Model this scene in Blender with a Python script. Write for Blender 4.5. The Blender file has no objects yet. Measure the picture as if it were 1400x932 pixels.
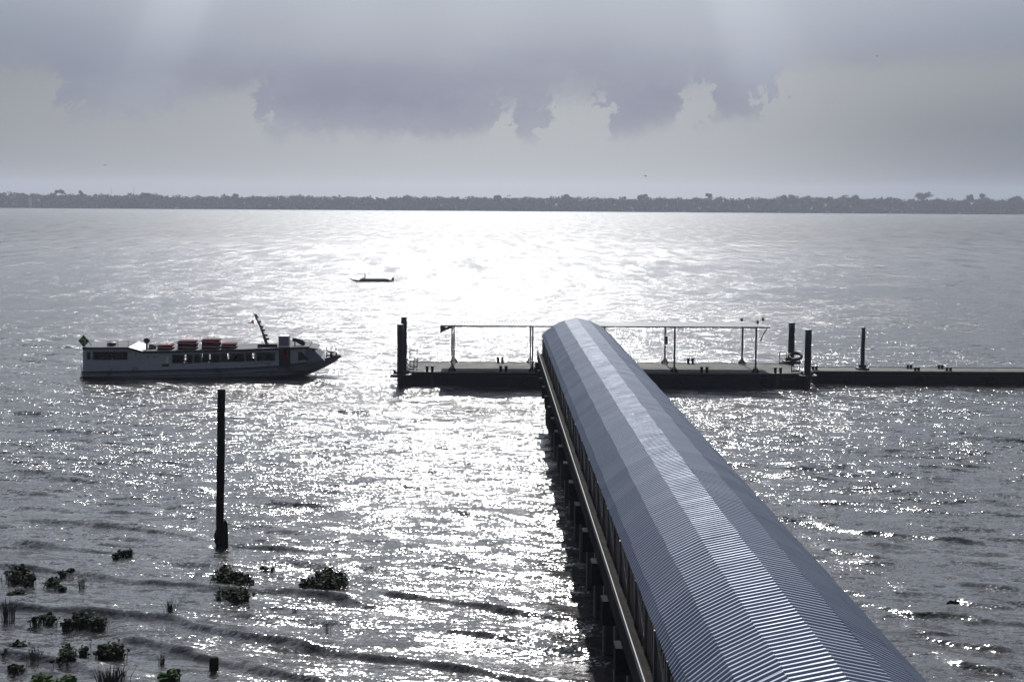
import bpy, bmesh, math, random
import numpy as np
from mathutils import Vector, Matrix, Quaternion
PI = math.pi
rnd = random.Random(7)
S = bpy.context.scene
COL = S.collection
CAMH = 15.0

# ------------------------------------------------------------------ camera geometry
F = 1944.4
RHO = 0.0065
cr, sr = math.cos(RHO), math.sin(RHO)
_u, _v = -30.0, -189.2
VPU = _u * cr + _v * sr
VPV = -_u * sr + _v * cr
TH = math.atan(-VPV / F)
YAW = math.atan(-VPU / (F * math.cos(TH) - VPV * math.sin(TH)))
cth, sth, cy, sy = math.cos(TH), math.sin(TH), math.cos(YAW), math.sin(YAW)

def conv(x, y, z):
    fwd = z * cth + y * sth
    up = y * cth - z * sth
    return Vector((x * cy + fwd * sy, -x * sy + fwd * cy, up))

def ray(px, py):
    u, v = px - 700.0, py - 466.0
    return conv(u * cr + v * sr, -(-u * sr + v * cr), F)

CAM = Vector((0, 0, CAMH))
def at(px, py, z=0.0):
    r = ray(px, py)
    return CAM + r * ((z - CAMH) / r.z)
def aty(px, py, Y):
    r = ray(px, py)
    return CAM + r * (Y / r.y)

# ------------------------------------------------------------------ helpers
def link(o, parent=None):
    COL.objects.link(o)
    if parent is not None:
        o.parent = parent
    return o

def tag(o, label=None, cat=None, group=None, kind=None):
    if label: o['label'] = label
    if cat: o['category'] = cat
    if group: o['group'] = group
    if kind: o['kind'] = kind
    return o

def empty(name, loc, label=None, cat=None, group=None, rz=0.0):
    o = bpy.data.objects.new(name, None)
    o.empty_display_size = 0.3
    o.location = loc
    o.rotation_euler = (0, 0, rz)
    link(o)
    return tag(o, label, cat, group)

class MB:
    def __init__(s):
        s.v = []; s.f = []; s.sm = []
    def quad(s, a, b, c, d):
        n = len(s.v); s.v += [tuple(a), tuple(b), tuple(c), tuple(d)]
        s.f.append((n, n+1, n+2, n+3)); s.sm.append(False)
    def poly(s, pts, smooth=False):
        n = len(s.v); s.v += [tuple(p) for p in pts]
        s.f.append(tuple(range(n, n+len(pts)))); s.sm.append(smooth)
    def hexa(s, p):
        n = len(s.v); s.v += [tuple(q) for q in p]
        for f in ((0,3,2,1),(4,5,6,7),(0,1,5,4),(1,2,6,5),(2,3,7,6),(3,0,4,7)):
            s.f.append(tuple(n+i for i in f)); s.sm.append(False)
    def box(s, x0, x1, y0, y1, z0, z1):
        s.hexa([(x0,y0,z0),(x1,y0,z0),(x1,y1,z0),(x0,y1,z0),(x0,y0,z1),(x1,y0,z1),(x1,y1,z1),(x0,y1,z1)])
    def bar(s, a, b, w, h=None, up=(0,0,1)):
        a, b = Vector(a), Vector(b); h = h or w
        d = (b - a).normalized(); up = Vector(up)
        if abs(d.dot(up)) > .98: up = Vector((0,1,0))
        sd = d.cross(up).normalized() * (w/2); u = sd.cross(d).normalized() * (h/2)
        s.hexa([a-sd-u, a+sd-u, b+sd-u, b-sd-u, a-sd+u, a+sd+u, b+sd+u, b-sd+u])
    def tube(s, pts, r, n=8, cap=True):
        pts = [Vector(p) for p in pts]
        rs = r if isinstance(r, (list, tuple)) else [r]*len(pts)
        base = len(s.v); ref = None
        for i, p in enumerate(pts):
            d = (pts[min(i+1, len(pts)-1)] - pts[max(i-1, 0)])
            d = d.normalized() if d.length > 1e-9 else Vector((0,0,1))
            if ref is None or abs(ref.dot(d)) > .95:
                ref = Vector((1,0,0)) if abs(d.x) < .8 else Vector((0,1,0))
            a = d.cross(ref).normalized(); b = d.cross(a)
            for k in range(n):
                t = 2*PI*k/n
                s.v.append(tuple(p + a*math.cos(t)*rs[i] + b*math.sin(t)*rs[i]))
        for i in range(len(pts)-1):
            for k in range(n):
                k2 = (k+1) % n
                s.f.append((base+i*n+k, base+(i+1)*n+k, base+(i+1)*n+k2, base+i*n+k2)); s.sm.append(True)
        if cap:
            s.f.append(tuple(base+k for k in range(n))); s.sm.append(False)
            e = base+(len(pts)-1)*n
            s.f.append(tuple(e+n-1-k for k in range(n))); s.sm.append(False)
    def lathe(s, prof, c=(0,0,0), n=16):
        s.tube([(c[0], c[1], c[2]+z) for r, z in prof], [max(r, 1e-4) for r, z in prof], n)
    def prism(s, pts2, axis, a0, a1):
        def P(p, a):
            if axis == 'y': return (p[0], a, p[1])
            if axis == 'x': return (a, p[0], p[1])
            return (p[0], p[1], a)
        n = len(s.v); m = len(pts2)
        s.v += [P(p, a0) for p in pts2] + [P(p, a1) for p in pts2]
        s.f.append(tuple(n+i for i in range(m))); s.sm.append(False)
        s.f.append(tuple(n+m+m-1-i for i in range(m))); s.sm.append(False)
        for i in range(m):
            j = (i+1) % m
            s.f.append((n+i, n+m+i, n+m+j, n+j)); s.sm.append(False)
    def build(s, name, mat, parent=None, fix=True):
        me = bpy.data.meshes.new(name)
        me.from_pydata(s.v, [], s.f)
        me.polygons.foreach_set('use_smooth', s.sm)
        if fix and len(s.f) < 20000:
            bm = bmesh.new(); bm.from_mesh(me)
            bmesh.ops.recalc_face_normals(bm, faces=bm.faces)
            bm.to_mesh(me); bm.free()
        me.materials.append(mat)
        me.update()
        o = bpy.data.objects.new(name, me)
        return link(o, parent)

def copy_tree(o, parent=None):
    c = o.copy(); COL.objects.link(c)
    if parent is not None: c.parent = parent
    for ch in list(o.children):
        copy_tree(ch, c)
    return c

# ------------------------------------------------------------------ materials
def nt(name):
    m = bpy.data.materials.new(name); m.use_nodes = True
    t = m.node_tree
    return m, t, t.nodes['Principled BSDF']

def N(t, typ, **kw):
    n = t.nodes.new(typ)
    for k, v in kw.items():
        if k.startswith('i_'):
            key = k[2:]
            n.inputs[int(key) if key.isdigit() else key].default_value = v
        else: setattr(n, k, v)
    return n

def mathn(t, op, a, b=None, c=None, clamp=False):
    n = t.nodes.new('ShaderNodeMath'); n.operation = op; n.use_clamp = clamp
    for i, q in enumerate((a, b, c)):
        if q is None: continue
        if isinstance(q, (int, float)): n.inputs[i].default_value = q
        else: t.links.new(q, n.inputs[i])
    return n.outputs[0]

def vmath(t, op, a, b=None):
    n = t.nodes.new('ShaderNodeVectorMath'); n.operation = op
    for i, q in enumerate((a, b)):
        if q is None: continue
        if isinstance(q, (tuple, list)): n.inputs[i].default_value = q
        else: t.links.new(q, n.inputs[i])
    return n.outputs[0] if op not in ('DOT_PRODUCT', 'LENGTH') else n.outputs['Value']

def mixc(t, fac, a, b):
    n = t.nodes.new('ShaderNodeMix'); n.data_type = 'RGBA'
    for sock, q in ((n.inputs[0], fac), (n.inputs[6], a), (n.inputs[7], b)):
        if isinstance(q, (int, float)): sock.default_value = q
        elif isinstance(q, tuple): sock.default_value = q if len(q) == 4 else (*q, 1)
        else: t.links.new(q, sock)
    return n.outputs[2]

def maprange(t, x, a, b, c=0.0, d=1.0, smooth=True):
    n = t.nodes.new('ShaderNodeMapRange'); n.interpolation_type = 'SMOOTHSTEP' if smooth else 'LINEAR'
    t.links.new(x, n.inputs[0])
    for i, q in enumerate((a, b, c, d)): n.inputs[i+1].default_value = q
    return n.outputs[0]

def mat(name, col, rough=.6, metal=0.0, var=.25, scale=3.0, spec=.5, stain=None, bump=0.0, stretch=(1,1,1)):
    """painted / wooden / concrete surface with broad wear and fine mottling"""
    m, t, p = nt(name)
    tc = N(t, 'ShaderNodeTexCoord')
    mp = N(t, 'ShaderNodeMapping'); mp.inputs['Scale'].default_value = stretch
    t.links.new(tc.outputs['Object'], mp.inputs[0])
    n1 = N(t, 'ShaderNodeTexNoise', i_Scale=scale, i_Detail=5.0, i_Roughness=.6)
    n2 = N(t, 'ShaderNodeTexNoise', i_Scale=scale*.17, i_Detail=3.0)
    t.links.new(mp.outputs[0], n1.inputs['Vector']); t.links.new(mp.outputs[0], n2.inputs['Vector'])
    s = mathn(t, 'ADD', n1.outputs[0], n2.outputs[0])
    f = maprange(t, s, .7, 1.3, 1-var, 1+var, False)
    c = vmath(t, 'SCALE', (*col,))
    nd = c.node; t.links.new(f, nd.inputs['Scale'])
    if stain:
        n3 = N(t, 'ShaderNodeTexNoise', i_Scale=scale*.5, i_Detail=6.0, i_Roughness=.7)
        t.links.new(mp.outputs[0], n3.inputs['Vector'])
        k = maprange(t, n3.outputs[0], .52, .68)
        c = mixc(t, k, c, stain)
    t.links.new(c, p.inputs['Base Color'])
    r = maprange(t, n1.outputs[0], .3, .7, max(rough-.1, .03), min(rough+.1, 1), False)
    t.links.new(r, p.inputs['Roughness'])
    p.inputs['Metallic'].default_value = metal
    p.inputs['Specular IOR Level'].default_value = spec
    if bump:
        b = N(t, 'ShaderNodeBump', i_Strength=.6, i_Distance=bump)
        t.links.new(n1.outputs[0], b.inputs['Height']); t.links.new(b.outputs[0], p.inputs['Normal'])
    return m

M = {}
M['concrete'] = mat('weathered_concrete', (.045,.045,.046), .9, var=.4, scale=2.5, spec=.0, stain=(.03,.03,.03), bump=.01)
M['pile_concrete'] = mat('damp_pile_concrete', (.035,.035,.035), .75, var=.4, scale=2.0, stain=(.018,.018,.018), bump=.01)
M['galv'] = mat('galvanised_pipe', (.36,.37,.39), .42, metal=.9, var=.2, scale=6)
M['dark_wood'] = mat('dark_weathered_timber', (.028,.025,.023), .85, spec=.02, var=.5, scale=4, stretch=(3,3,.4), bump=.01)
M['brown_wood'] = mat('brown_timber', (.085,.060,.048), .7, var=.45, scale=4, stretch=(3,3,.5))
M['dark_steel'] = mat('dark_painted_steel', (.022,.022,.026), .5, var=.3, scale=3, stain=(.05,.03,.022))
M['hull_black'] = mat('black_hull_paint', (.014,.014,.019), .45, var=.35, scale=1.2, stain=(.035,.028,.026))
M['deck'] = mat('dusty_steel_deck', (.085,.082,.075), .85, var=.3, scale=1.0, stain=(.048,.045,.04), spec=.2)
M['grey_steel'] = mat('grey_painted_steel', (.13,.13,.135), .55, var=.3, scale=4)
M['canopy'] = mat('dull_canopy_zinc', (.20,.205,.21), .6, metal=.3, var=.25, scale=2, spec=.2)
M['pipe'] = mat('dull_grey_pipe', (.10,.10,.105), .5, metal=.3, var=.5, scale=1.2, spec=.4)
M['mark'] = mat('faded_white_marking', (.10,.10,.115), .6, var=.4, scale=20)
M['white'] = mat('white_boat_paint', (.43,.44,.47), .42, var=.10, scale=1.5, stain=(.24,.24,.26))
M['hull_grey'] = mat('grey_boat_paint', (.22,.225,.255), .42, var=.14, scale=1.5, stain=(.13,.13,.145))
M['roof_grey'] = mat('pale_roof_paint', (.12,.125,.13), .8, var=.2, scale=2, spec=.08)
M['stripe'] = mat('dark_blue_stripe', (.010,.012,.022), .4, var=.2)
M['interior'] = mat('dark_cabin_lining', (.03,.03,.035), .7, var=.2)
M['red'] = mat('faded_red_canvas', (.12,.011,.014), .85, var=.3, scale=5, spec=.06)
M['red_dark'] = mat('dark_red_canvas', (.095,.009,.011), .85, var=.3, scale=5, spec=.06)
M['black'] = mat('black_rubber', (.012,.012,.013), .6, var=.3)
M['green'] = mat('flag_green', (.01,.12,.035), .7, var=.1)
M['yellow'] = mat('flag_yellow', (.6,.42,.02), .7, var=.1)
M['blue'] = mat('flag_blue', (.01,.03,.2), .7, var=.1)
M['redflag'] = mat('flag_red', (.42,.02,.03), .7, var=.1)
M['cream'] = mat('pale_cushion', (.7,.7,.68), .5, var=.1)
M['skin'] = mat('brown_skin', (.22,.115,.075), .55, var=.08, scale=12)
M['hair'] = mat('black_hair', (.012,.010,.009), .6, var=.2, scale=30)
M['shirt_pale'] = mat('pale_shirt', (.5,.48,.45), .8, var=.1)
M['shirt_red'] = mat('dull_red_shirt', (.24,.06,.05), .8, var=.1)
M['shirt_dark'] = mat('dark_shirt', (.03,.03,.04), .8, var=.1)
M['leaf'] = mat('dark_green_leaf', (.018,.028,.012), .8, var=.6, scale=9, spec=.08)
M['leaf_bright'] = mat('fresh_green_leaf', (.030,.062,.012), .8, var=.5, scale=9, spec=.08)
M['stalk'] = mat('green_brown_stalk', (.035,.038,.02), .6, var=.4, scale=9)
M['reed'] = mat('dry_reed', (.045,.042,.03), .7, var=.4, scale=9)
M['forest'] = mat('far_forest_leaf', (.016,.024,.015), .9, var=.5, scale=.02, spec=.1)
M['trunk'] = mat('tree_bark', (.08,.065,.05), .9, var=.3, scale=.5)
M['bank'] = mat('muddy_bank', (.05,.045,.035), .9, var=.3, scale=.05)
M['hut'] = mat('pale_hut_wall', (.55,.53,.48), .8, var=.1, scale=1)
M['glass'] = mat('dark_tinted_glass', (.012,.013,.02), .08, var=.1)

def roof_material():
    m, t, p = nt('corrugated_zinc')
    tc = N(t, 'ShaderNodeTexCoord')
    sep = N(t, 'ShaderNodeSeparateXYZ'); t.links.new(tc.outputs['Object'], sep.inputs[0])
    # each sheet (about a metre along the pier) has weathered a little differently
    sh = mathn(t, 'FLOOR', mathn(t, 'DIVIDE', sep.outputs['Y'], 1.05))
    wn = N(t, 'ShaderNodeTexWhiteNoise', noise_dimensions='1D'); t.links.new(sh, wn.inputs['W'])
    n1 = N(t, 'ShaderNodeTexNoise', i_Scale=1.3, i_Detail=6.0, i_Roughness=.65)
    mp = N(t, 'ShaderNodeMapping'); mp.inputs['Scale'].default_value = (1, 1, 1)
    t.links.new(tc.outputs['Object'], mp.inputs[0]); t.links.new(mp.outputs[0], n1.inputs['Vector'])
    f = mathn(t, 'ADD', mathn(t, 'MULTIPLY', wn.outputs['Value'], .5), mathn(t, 'MULTIPLY', n1.outputs[0], .6))
    c = mixc(t, f, (.145,.168,.222), (.245,.272,.33))
    n2 = N(t, 'ShaderNodeTexNoise', i_Scale=4.0, i_Detail=7.0, i_Roughness=.75)
    t.links.new(tc.outputs['Object'], n2.inputs['Vector'])
    k = maprange(t, n2.outputs[0], .6, .74, 0, .5)
    c = mixc(t, k, c, (.17,.155,.145))
    t.links.new(c, p.inputs['Base Color'])
    p.inputs['Metallic'].default_value = .6
    r = mathn(t, 'ADD', mathn(t, 'MULTIPLY', wn.outputs['Value'], .05), maprange(t, n1.outputs[0], .3, .7, .50, .64, False))
    t.links.new(r, p.inputs['Roughness'])
    p.inputs['Specular IOR Level'].default_value = .6
    return m
M['roof'] = roof_material()

def water_material():
    m, t, p = nt('muddy_river_water')
    geo = N(t, 'ShaderNodeNewGeometry')
    pos = geo.outputs['Position']
    sep = N(t, 'ShaderNodeSeparateXYZ'); t.links.new(pos, sep.inputs[0])
    acc = None
    # gust patches: the breeze roughens the river in long streaks
    mp = N(t, 'ShaderNodeMapping'); mp.inputs['Scale'].default_value = (.012, .035, 1)
    mp.inputs['Rotation'].default_value = (0, 0, .12)
    t.links.new(pos, mp.inputs[0])
    ng = N(t, 'ShaderNodeTexNoise', i_Scale=1.0, i_Detail=4.0, i_Roughness=.6); t.links.new(mp.outputs[0], ng.inputs['Vector'])
    gust = maprange(t, ng.outputs[0], .3, .7, .72, 1.22)
    mp2 = N(t, 'ShaderNodeMapping'); mp2.inputs['Scale'].default_value = (.16, .42, 1)
    mp2.inputs['Rotation'].default_value = (0, 0, .2)
    t.links.new(pos, mp2.inputs[0])
    ng2 = N(t, 'ShaderNodeTexNoise', i_Scale=1.0, i_Detail=3.0, i_Roughness=.6); t.links.new(mp2.outputs[0], ng2.inputs['Vector'])
    gust = mathn(t, 'MULTIPLY', gust, maprange(t, ng2.outputs[0], .3, .7, .55, 1.4))
    # sheltered shallows near the bank are calmer
    shelter = maprange(t, sep.outputs['Y'], 44, 105, WATER['near'], 1.0)
    gust = mathn(t, 'MULTIPLY', gust, shelter)
    for (sx, sy_, rz, amp, det, kx) in WATER['ripples']:
        mp = N(t, 'ShaderNodeMapping'); mp.inputs['Scale'].default_value = (sx, sy_, 1)
        mp.inputs['Rotation'].default_value = (0, 0, rz)
        t.links.new(pos, mp.inputs[0])
        nz = N(t, 'ShaderNodeTexNoise', i_Scale=1.0, i_Detail=det, i_Roughness=.55)
        t.links.new(mp.outputs[0], nz.inputs['Vector'])
        v = vmath(t, 'SUBTRACT', nz.outputs['Color'], (.5, .5, .5))
        v = vmath(t, 'MULTIPLY', v, (amp*kx, amp, 0))
        acc = v if acc is None else vmath(t, 'ADD', acc, v)
    # broad chop of the open river, far from the sheltered bank
    mpf = N(t, 'ShaderNodeMapping'); mpf.inputs['Scale'].default_value = (.26, .032, 1); t.links.new(pos, mpf.inputs[0])
    nf = N(t, 'ShaderNodeTexNoise', i_Scale=1.0, i_Detail=2.0, i_Roughness=.6); t.links.new(mpf.outputs[0], nf.inputs['Vector'])
    vf = vmath(t, 'MULTIPLY', vmath(t, 'SUBTRACT', nf.outputs['Color'], (.5, .5, .5)), (.5, 1.5, 0))
    sf = t.nodes.new('ShaderNodeVectorMath'); sf.operation = 'SCALE'; t.links.new(vf, sf.inputs[0])
    t.links.new(maprange(t, sep.outputs['Y'], 130, 420, 0, 1.0), sf.inputs['Scale'])
    acc = vmath(t, 'ADD', acc, sf.outputs[0])
    sc = t.nodes.new('ShaderNodeVectorMath'); sc.operation = 'SCALE'
    t.links.new(acc, sc.inputs[0]); t.links.new(gust, sc.inputs['Scale'])
    nrm = vmath(t, 'NORMALIZE', vmath(t, 'ADD', geo.outputs['Normal'], sc.outputs[0]))
    t.links.new(nrm, p.inputs['Normal'])
    nb = N(t, 'ShaderNodeTexNoise', i_Scale=.09, i_Detail=4.0); t.links.new(pos, nb.inputs['Vector'])
    c = mixc(t, maprange(t, nb.outputs[0], .35, .65), (.027,.026,.027), (.038,.034,.033))
    t.links.new(c, p.inputs['Base Color'])
    rg = maprange(t, sep.outputs['Y'], 60, 900, WATER['r0'], WATER['r1'])
    t.links.new(rg, p.inputs['Roughness'])
    p.inputs['IOR'].default_value = 1.333
    # unresolved far waves hide part of each other's reflecting slopes
    t.links.new(maprange(t, sep.outputs['Y'], 110, 700, .5, .13), p.inputs['Specular IOR Level'])
    return m
WATER = dict(near=.40, r0=.17, r1=.36, ripples=[
    (.30, .11, .05, .40, 3.0, .5),
    (.45, 1.05, .12, 1.15, 2.0, .55),
    (1.9, 3.8, -.1, 1.8, 2.0, .65),
    (8.0, 12.0, .25, 1.9, 1.0, .8)])
M['water'] = water_material()

# ------------------------------------------------------------------ world, sun, haze
SUN_EL, SUN_AZ = math.radians(36), math.radians(-0.6)
def build_world():
    w = bpy.data.worlds.new('World'); S.world = w; w.use_nodes = True
    t = w.node_tree
    bg = t.nodes['Background']
    tc = N(t, 'ShaderNodeTexCoord')
    sep = N(t, 'ShaderNodeSeparateXYZ'); t.links.new(tc.outputs['Generated'], sep.inputs[0])
    az = mathn(t, 'ARCTAN2', sep.outputs['X'], sep.outputs['Y'])
    el = mathn(t, 'ARCSINE', sep.outputs['Z'])
    sky = N(t, 'ShaderNodeTexSky', sky_type='NISHITA', sun_disc=False)
    sky.sun_elevation = SUN_EL; sky.sun_rotation = SUN_AZ
    sky.air_density = 1.0; sky.dust_density = 2.0
    sunv = (math.sin(SUN_AZ)*math.cos(SUN_EL), math.cos(SUN_AZ)*math.cos(SUN_EL), math.sin(SUN_EL))
    cs = vmath(t, 'DOT_PRODUCT', tc.outputs['Generated'], sunv)
    ang = mathn(t, 'ARCCOSINE', cs)
    # --- low clear band under the cloud: bright below the sun, duller to both sides
    daz = mathn(t, 'ABSOLUTE', mathn(t, 'SUBTRACT', az, .015))
    k1 = maprange(t, daz, 0.0, .45)
    right = mathn(t, 'MULTIPLY', maprange(t, az, .14, .40), maprange(t, el, .090, .045, .0, 1.0))
    low = mixc(t, k1, (.390,.415,.452), (.238,.262,.302))
    low = mixc(t, right, low, (.155,.185,.230))
    behind = maprange(t, mathn(t, 'ABSOLUTE', az), .5, 2.2)
    low = mixc(t, behind, low, SKY['behind'])
    # --- cloud sheet
    nz = N(t, 'ShaderNodeTexNoise', i_Scale=7.0, i_Detail=5.0, i_Roughness=.55)
    mp = N(t, 'ShaderNodeMapping'); mp.inputs['Scale'].default_value = (1, 1, 2.2)
    t.links.new(tc.outputs['Generated'], mp.inputs[0]); t.links.new(mp.outputs[0], nz.inputs['Vector'])
    cfac = maprange(t, nz.outputs[0], .3, .7)
    cl = mixc(t, cfac, (.180,.198,.300), (.258,.286,.378))
    topf = maprange(t, el, .07, .145)
    cl = mixc(t, topf, cl, (.425,.465,.535))
    cl = mixc(t, mathn(t, 'MULTIPLY', maprange(t, daz, .12, .42, 0, .8), maprange(t, el, .10, .16, 1, .35)), cl, (.205,.240,.320))
    # shafts of light falling from the sun through the gaps
    phi = mathn(t, 'ARCTAN2', mathn(t, 'SUBTRACT', az, SUN_AZ), mathn(t, 'SUBTRACT', SUN_EL, el))
    fc = N(t, 'ShaderNodeFloatCurve'); cu = fc.mapping.curves[0]
    pts = [(0,.2),(.06,.22),(.115,.5),(.15,.95),(.185,.5),(.25,.15),(.33,.30),(.42,.22),(.52,.42),(.62,.25),(.70,.33),(.77,.35),(.815,.9),(.85,.75),(.91,.3),(1,.2)]
    cu.points[0].location = pts[0]; cu.points[1].location = pts[-1]
    for q in pts[1:-1]: cu.points.new(*q)
    fc.mapping.update()
    t.links.new(maprange(t, phi, -.55, .55, 0, 1, False), fc.inputs['Value'])
    shaft = mathn(t, 'MULTIPLY', mathn(t, 'SUBTRACT', fc.outputs[0], .25), maprange(t, el, .035, .14))
    shaft = mathn(t, 'MULTIPLY', shaft, .13)
    # --- ragged cloud base
    bc = N(t, 'ShaderNodeFloatCurve'); cu = bc.mapping.curves[0]
    base_px = [(-300,100),(0,106),(60,112),(100,122),(118,166),(160,172),(190,165),(225,166),(252,148),(300,138),(345,130),(372,178),(430,187),(560,190),(640,188),(676,180),(694,150),(712,190),(745,190),(768,138),(812,138),(836,186),(880,180),(912,168),(932,126),(946,120),(962,168),(1000,170),(1040,166),(1056,102),(1150,98),(1280,94),(1400,92),(1700,88)]
    A0, A1 = -.50, .50
    cp = [(min(max(((px-670)/F - A0)/(A1-A0), 0), 1), ((277 + (px-700)*.0065 - py)/F)/.16) for px, py in base_px]
    cu.points[0].location = (0, cp[0][1]); cu.points[1].location = (1, cp[-1][1])
    for q in cp[1:-1]: cu.points.new(*q)
    for q in cu.points: q.handle_type = 'AUTO_CLAMPED'
    bc.mapping.update()
    n2 = N(t, 'ShaderNodeTexNoise', i_Scale=46.0, i_Detail=8.0, i_Roughness=.66, i_Distortion=.3)
    t.links.new(tc.outputs['Generated'], n2.inputs['Vector'])
    n3 = N(t, 'ShaderNodeTexNoise', i_Scale=17.0, i_Detail=4.0, i_Roughness=.5)
    t.links.new(tc.outputs['Generated'], n3.inputs['Vector'])
    wob = mathn(t, 'MULTIPLY', mathn(t, 'SUBTRACT', n3.outputs[0], .5), .08)
    azw = mathn(t, 'ADD', az, mathn(t, 'MULTIPLY', mathn(t, 'SUBTRACT', n3.outputs[0], .5), .03))
    azw = mathn(t, 'ADD', azw, mathn(t, 'MULTIPLY', mathn(t, 'SUBTRACT', n2.outputs[0], .5), .11))
    t.links.new(maprange(t, azw, A0, A1, 0, 1, False), bc.inputs['Value'])
    base = mathn(t, 'MULTIPLY', bc.outputs[0], .16)
    d = mathn(t, 'SUBTRACT', el, base)
    n5 = N(t, 'ShaderNodeTexNoise', i_Scale=120.0, i_Detail=6.0, i_Roughness=.7)
    t.links.new(tc.outputs['Generated'], n5.inputs['Vector'])
    d = mathn(t, 'ADD', d, mathn(t, 'MULTIPLY', mathn(t, 'SUBTRACT', n2.outputs[0], .5), .030))
    d = mathn(t, 'ADD', d, mathn(t, 'MULTIPLY', mathn(t, 'SUBTRACT', n5.outputs[0], .5), .011))
    mask = maprange(t, d, -.0065, .0085)
    soft = maprange(t, d, -.015, .03)
    mask = mathn(t, 'ADD', mathn(t, 'MULTIPLY', mask, .56), mathn(t, 'MULTIPLY', soft, .44))
    skyc = mixc(t, mask, low, cl)
    one = t.nodes.new('ShaderNodeVectorMath'); one.operation = 'SCALE'; one.inputs[0].default_value = (.95,1,1.05)
    t.links.new(shaft, one.inputs['Scale'])
    skyc = vmath(t, 'ADD', skyc, one.outputs[0])
    # --- high overcast: thinner around the sun, darker overhead and behind the viewer
    hi = mixc(t, maprange(t, ang, .52, 1.15), SKY['glow'], SKY['over'])
    hi = mixc(t, maprange(t, ang, .8, 2.0), hi, SKY['behind'])
    nz4 = N(t, 'ShaderNodeTexNoise', i_Scale=3.0, i_Detail=5.0); t.links.new(tc.outputs['Generated'], nz4.inputs['Vector'])
    hs = t.nodes.new('ShaderNodeVectorMath'); hs.operation = 'SCALE'; t.links.new(hi, hs.inputs[0])
    t.links.new(maprange(t, nz4.outputs[0], .3, .7, .75, 1.25), hs.inputs['Scale'])
    skyc = mixc(t, maprange(t, el, .140, .215), skyc, hs.outputs[0])
    # the clear sky glimmers through the sheet
    ns = t.nodes.new('ShaderNodeVectorMath'); ns.operation = 'SCALE'; t.links.new(skyc, ns.inputs[0]); ns.inputs['Scale'].default_value = 1/.06
    fin = mixc(t, .92, sky.outputs[0], ns.outputs[0])
    t.links.new(fin, bg.inputs['Color'])
    bg.inputs['Strength'].default_value = .06
SKY = dict(glow=(1.06,1.17,1.36), over=(.14,.178,.265), behind=(.078,.090,.122))
build_world()

sl = bpy.data.lights.new('sun', 'SUN'); sl.energy = 5.0; sl.angle = math.radians(.6); sl.color = (1,.985,.955)
so = bpy.data.objects.new('sun', sl); link(so)
sd = Vector((math.sin(SUN_AZ)*math.cos(SUN_EL), math.cos(SUN_AZ)*math.cos(SUN_EL), math.sin(SUN_EL)))
so.rotation_euler = (-sd).to_track_quat('-Z', 'Y').to_euler(); so.location = (0, 60, 80)

HAZE = .000105
if HAZE:
    mb = MB(); mb.box(-4400, 4400, -260, 4700, -3.0, 75)
    m = bpy.data.materials.new('river_haze'); m.use_nodes = True
    t = m.node_tree; t.nodes.clear()
    out = t.nodes.new('ShaderNodeOutputMaterial'); pv = t.nodes.new('ShaderNodeVolumePrincipled')
    pv.inputs['Color'].default_value = (.68,.735,.86,1); pv.inputs['Density'].default_value = HAZE
    pv.inputs['Anisotropy'].default_value = .3
    t.links.new(pv.outputs[0], out.inputs['Volume'])
    hz = mb.build('haze', m); tag(hz, kind='stuff')

# ------------------------------------------------------------------ water surface
CRESTS = [  # (photo polyline, height): the wave fronts rolling into the shallows
 ([(-60,768),(0,775),(120,785),(260,800),(340,808),(450,815),(525,832)], .15),
 ([(470,803),(600,820),(720,840),(812,852)], .15),
 ([(-40,824),(0,828),(120,838),(230,845),(330,870),(480,893),(650,918),(720,934)], .15),
 ([(-40,889),(0,895),(60,905),(150,925),(220,945)], .11),
 ([(585,860),(650,866),(720,877)], .12), ([(735,884),(815,892)], .10),
 ([(150,870),(240,890),(300,905),(420,928),(480,945)], .13),
 ([(560,935),(700,955)], .12),
 ([(0,736),(47,741),(99,750),(146,754)], .10), ([(24,710),(71,713),(113,716),(170,722),(236,729),(283,737)], .09),
 ([(0,669),(71,676),(132,683)], .07), ([(57,651),(118,656),(184,663)], .07), ([(158,630),(203,631)], .06),
 ([(146,697),(212,700)], .06), ([(0,643),(57,646)], .06), ([(240,668),(300,676)], .06), ([(230,690),(296,695)], .06),
 ([(320,744),(366,747),(458,757),(484,759)], .10), ([(530,750),(609,755)], .09), ([(346,665),(408,666),(497,678)], .08),
 ([(359,627),(458,634)], .07), ([(349,688),(431,691),(487,694)], .07), ([(620,700),(700,712)], .07), ([(560,770),(690,785),(790,795)], .09),
 ([(1066,637),(1157,641)], .07), ([(1040,647),(1097,653),(1160,659)], .09), ([(1169,644),(1291,650)], .07),
 ([(1237,621),(1329,630),(1397,637)], .08), ([(1194,677),(1286,684),(1397,689)], .11), ([(1109,687),(1197,691),(1323,706)], .09),
 ([(1111,717),(1186,729),(1257,736),(1360,747)], .11), ([(1114,750),(1217,763)], .09), ([(1157,769),(1257,777),(1303,786)], .10),
 ([(1300,797),(1400,806)], .10), ([(1220,803),(1286,809)], .10), ([(1311,823),(1397,834)], .12),
 ([(1166,819),(1243,840),(1297,843),(1371,854)], .11), ([(1250,868),(1330,885),(1420,897)], .12), ([(1290,905),(1400,925)], .12),
 ([(412,519),(440,521),(478,525)], .07), ([(60,520),(108,522)], .05), ([(420,560),(560,566)], .05), ([(100,570),(210,574)], .05), ([(1010,560),(1130,566)], .06), ([(1200,580),(1330,588)], .06),
 ([(930,590),(1040,596)], .06), ([(1290,560),(1400,566)], .05), ([(60,600),(180,606)], .05), ([(380,600),(520,606)], .05),
]
def grow(start, end, step, k, cap):
    out = []; x = start; s = step
    while x < end:
        s = min(s*k, cap); x += s; out.append(x)
    return out
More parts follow.
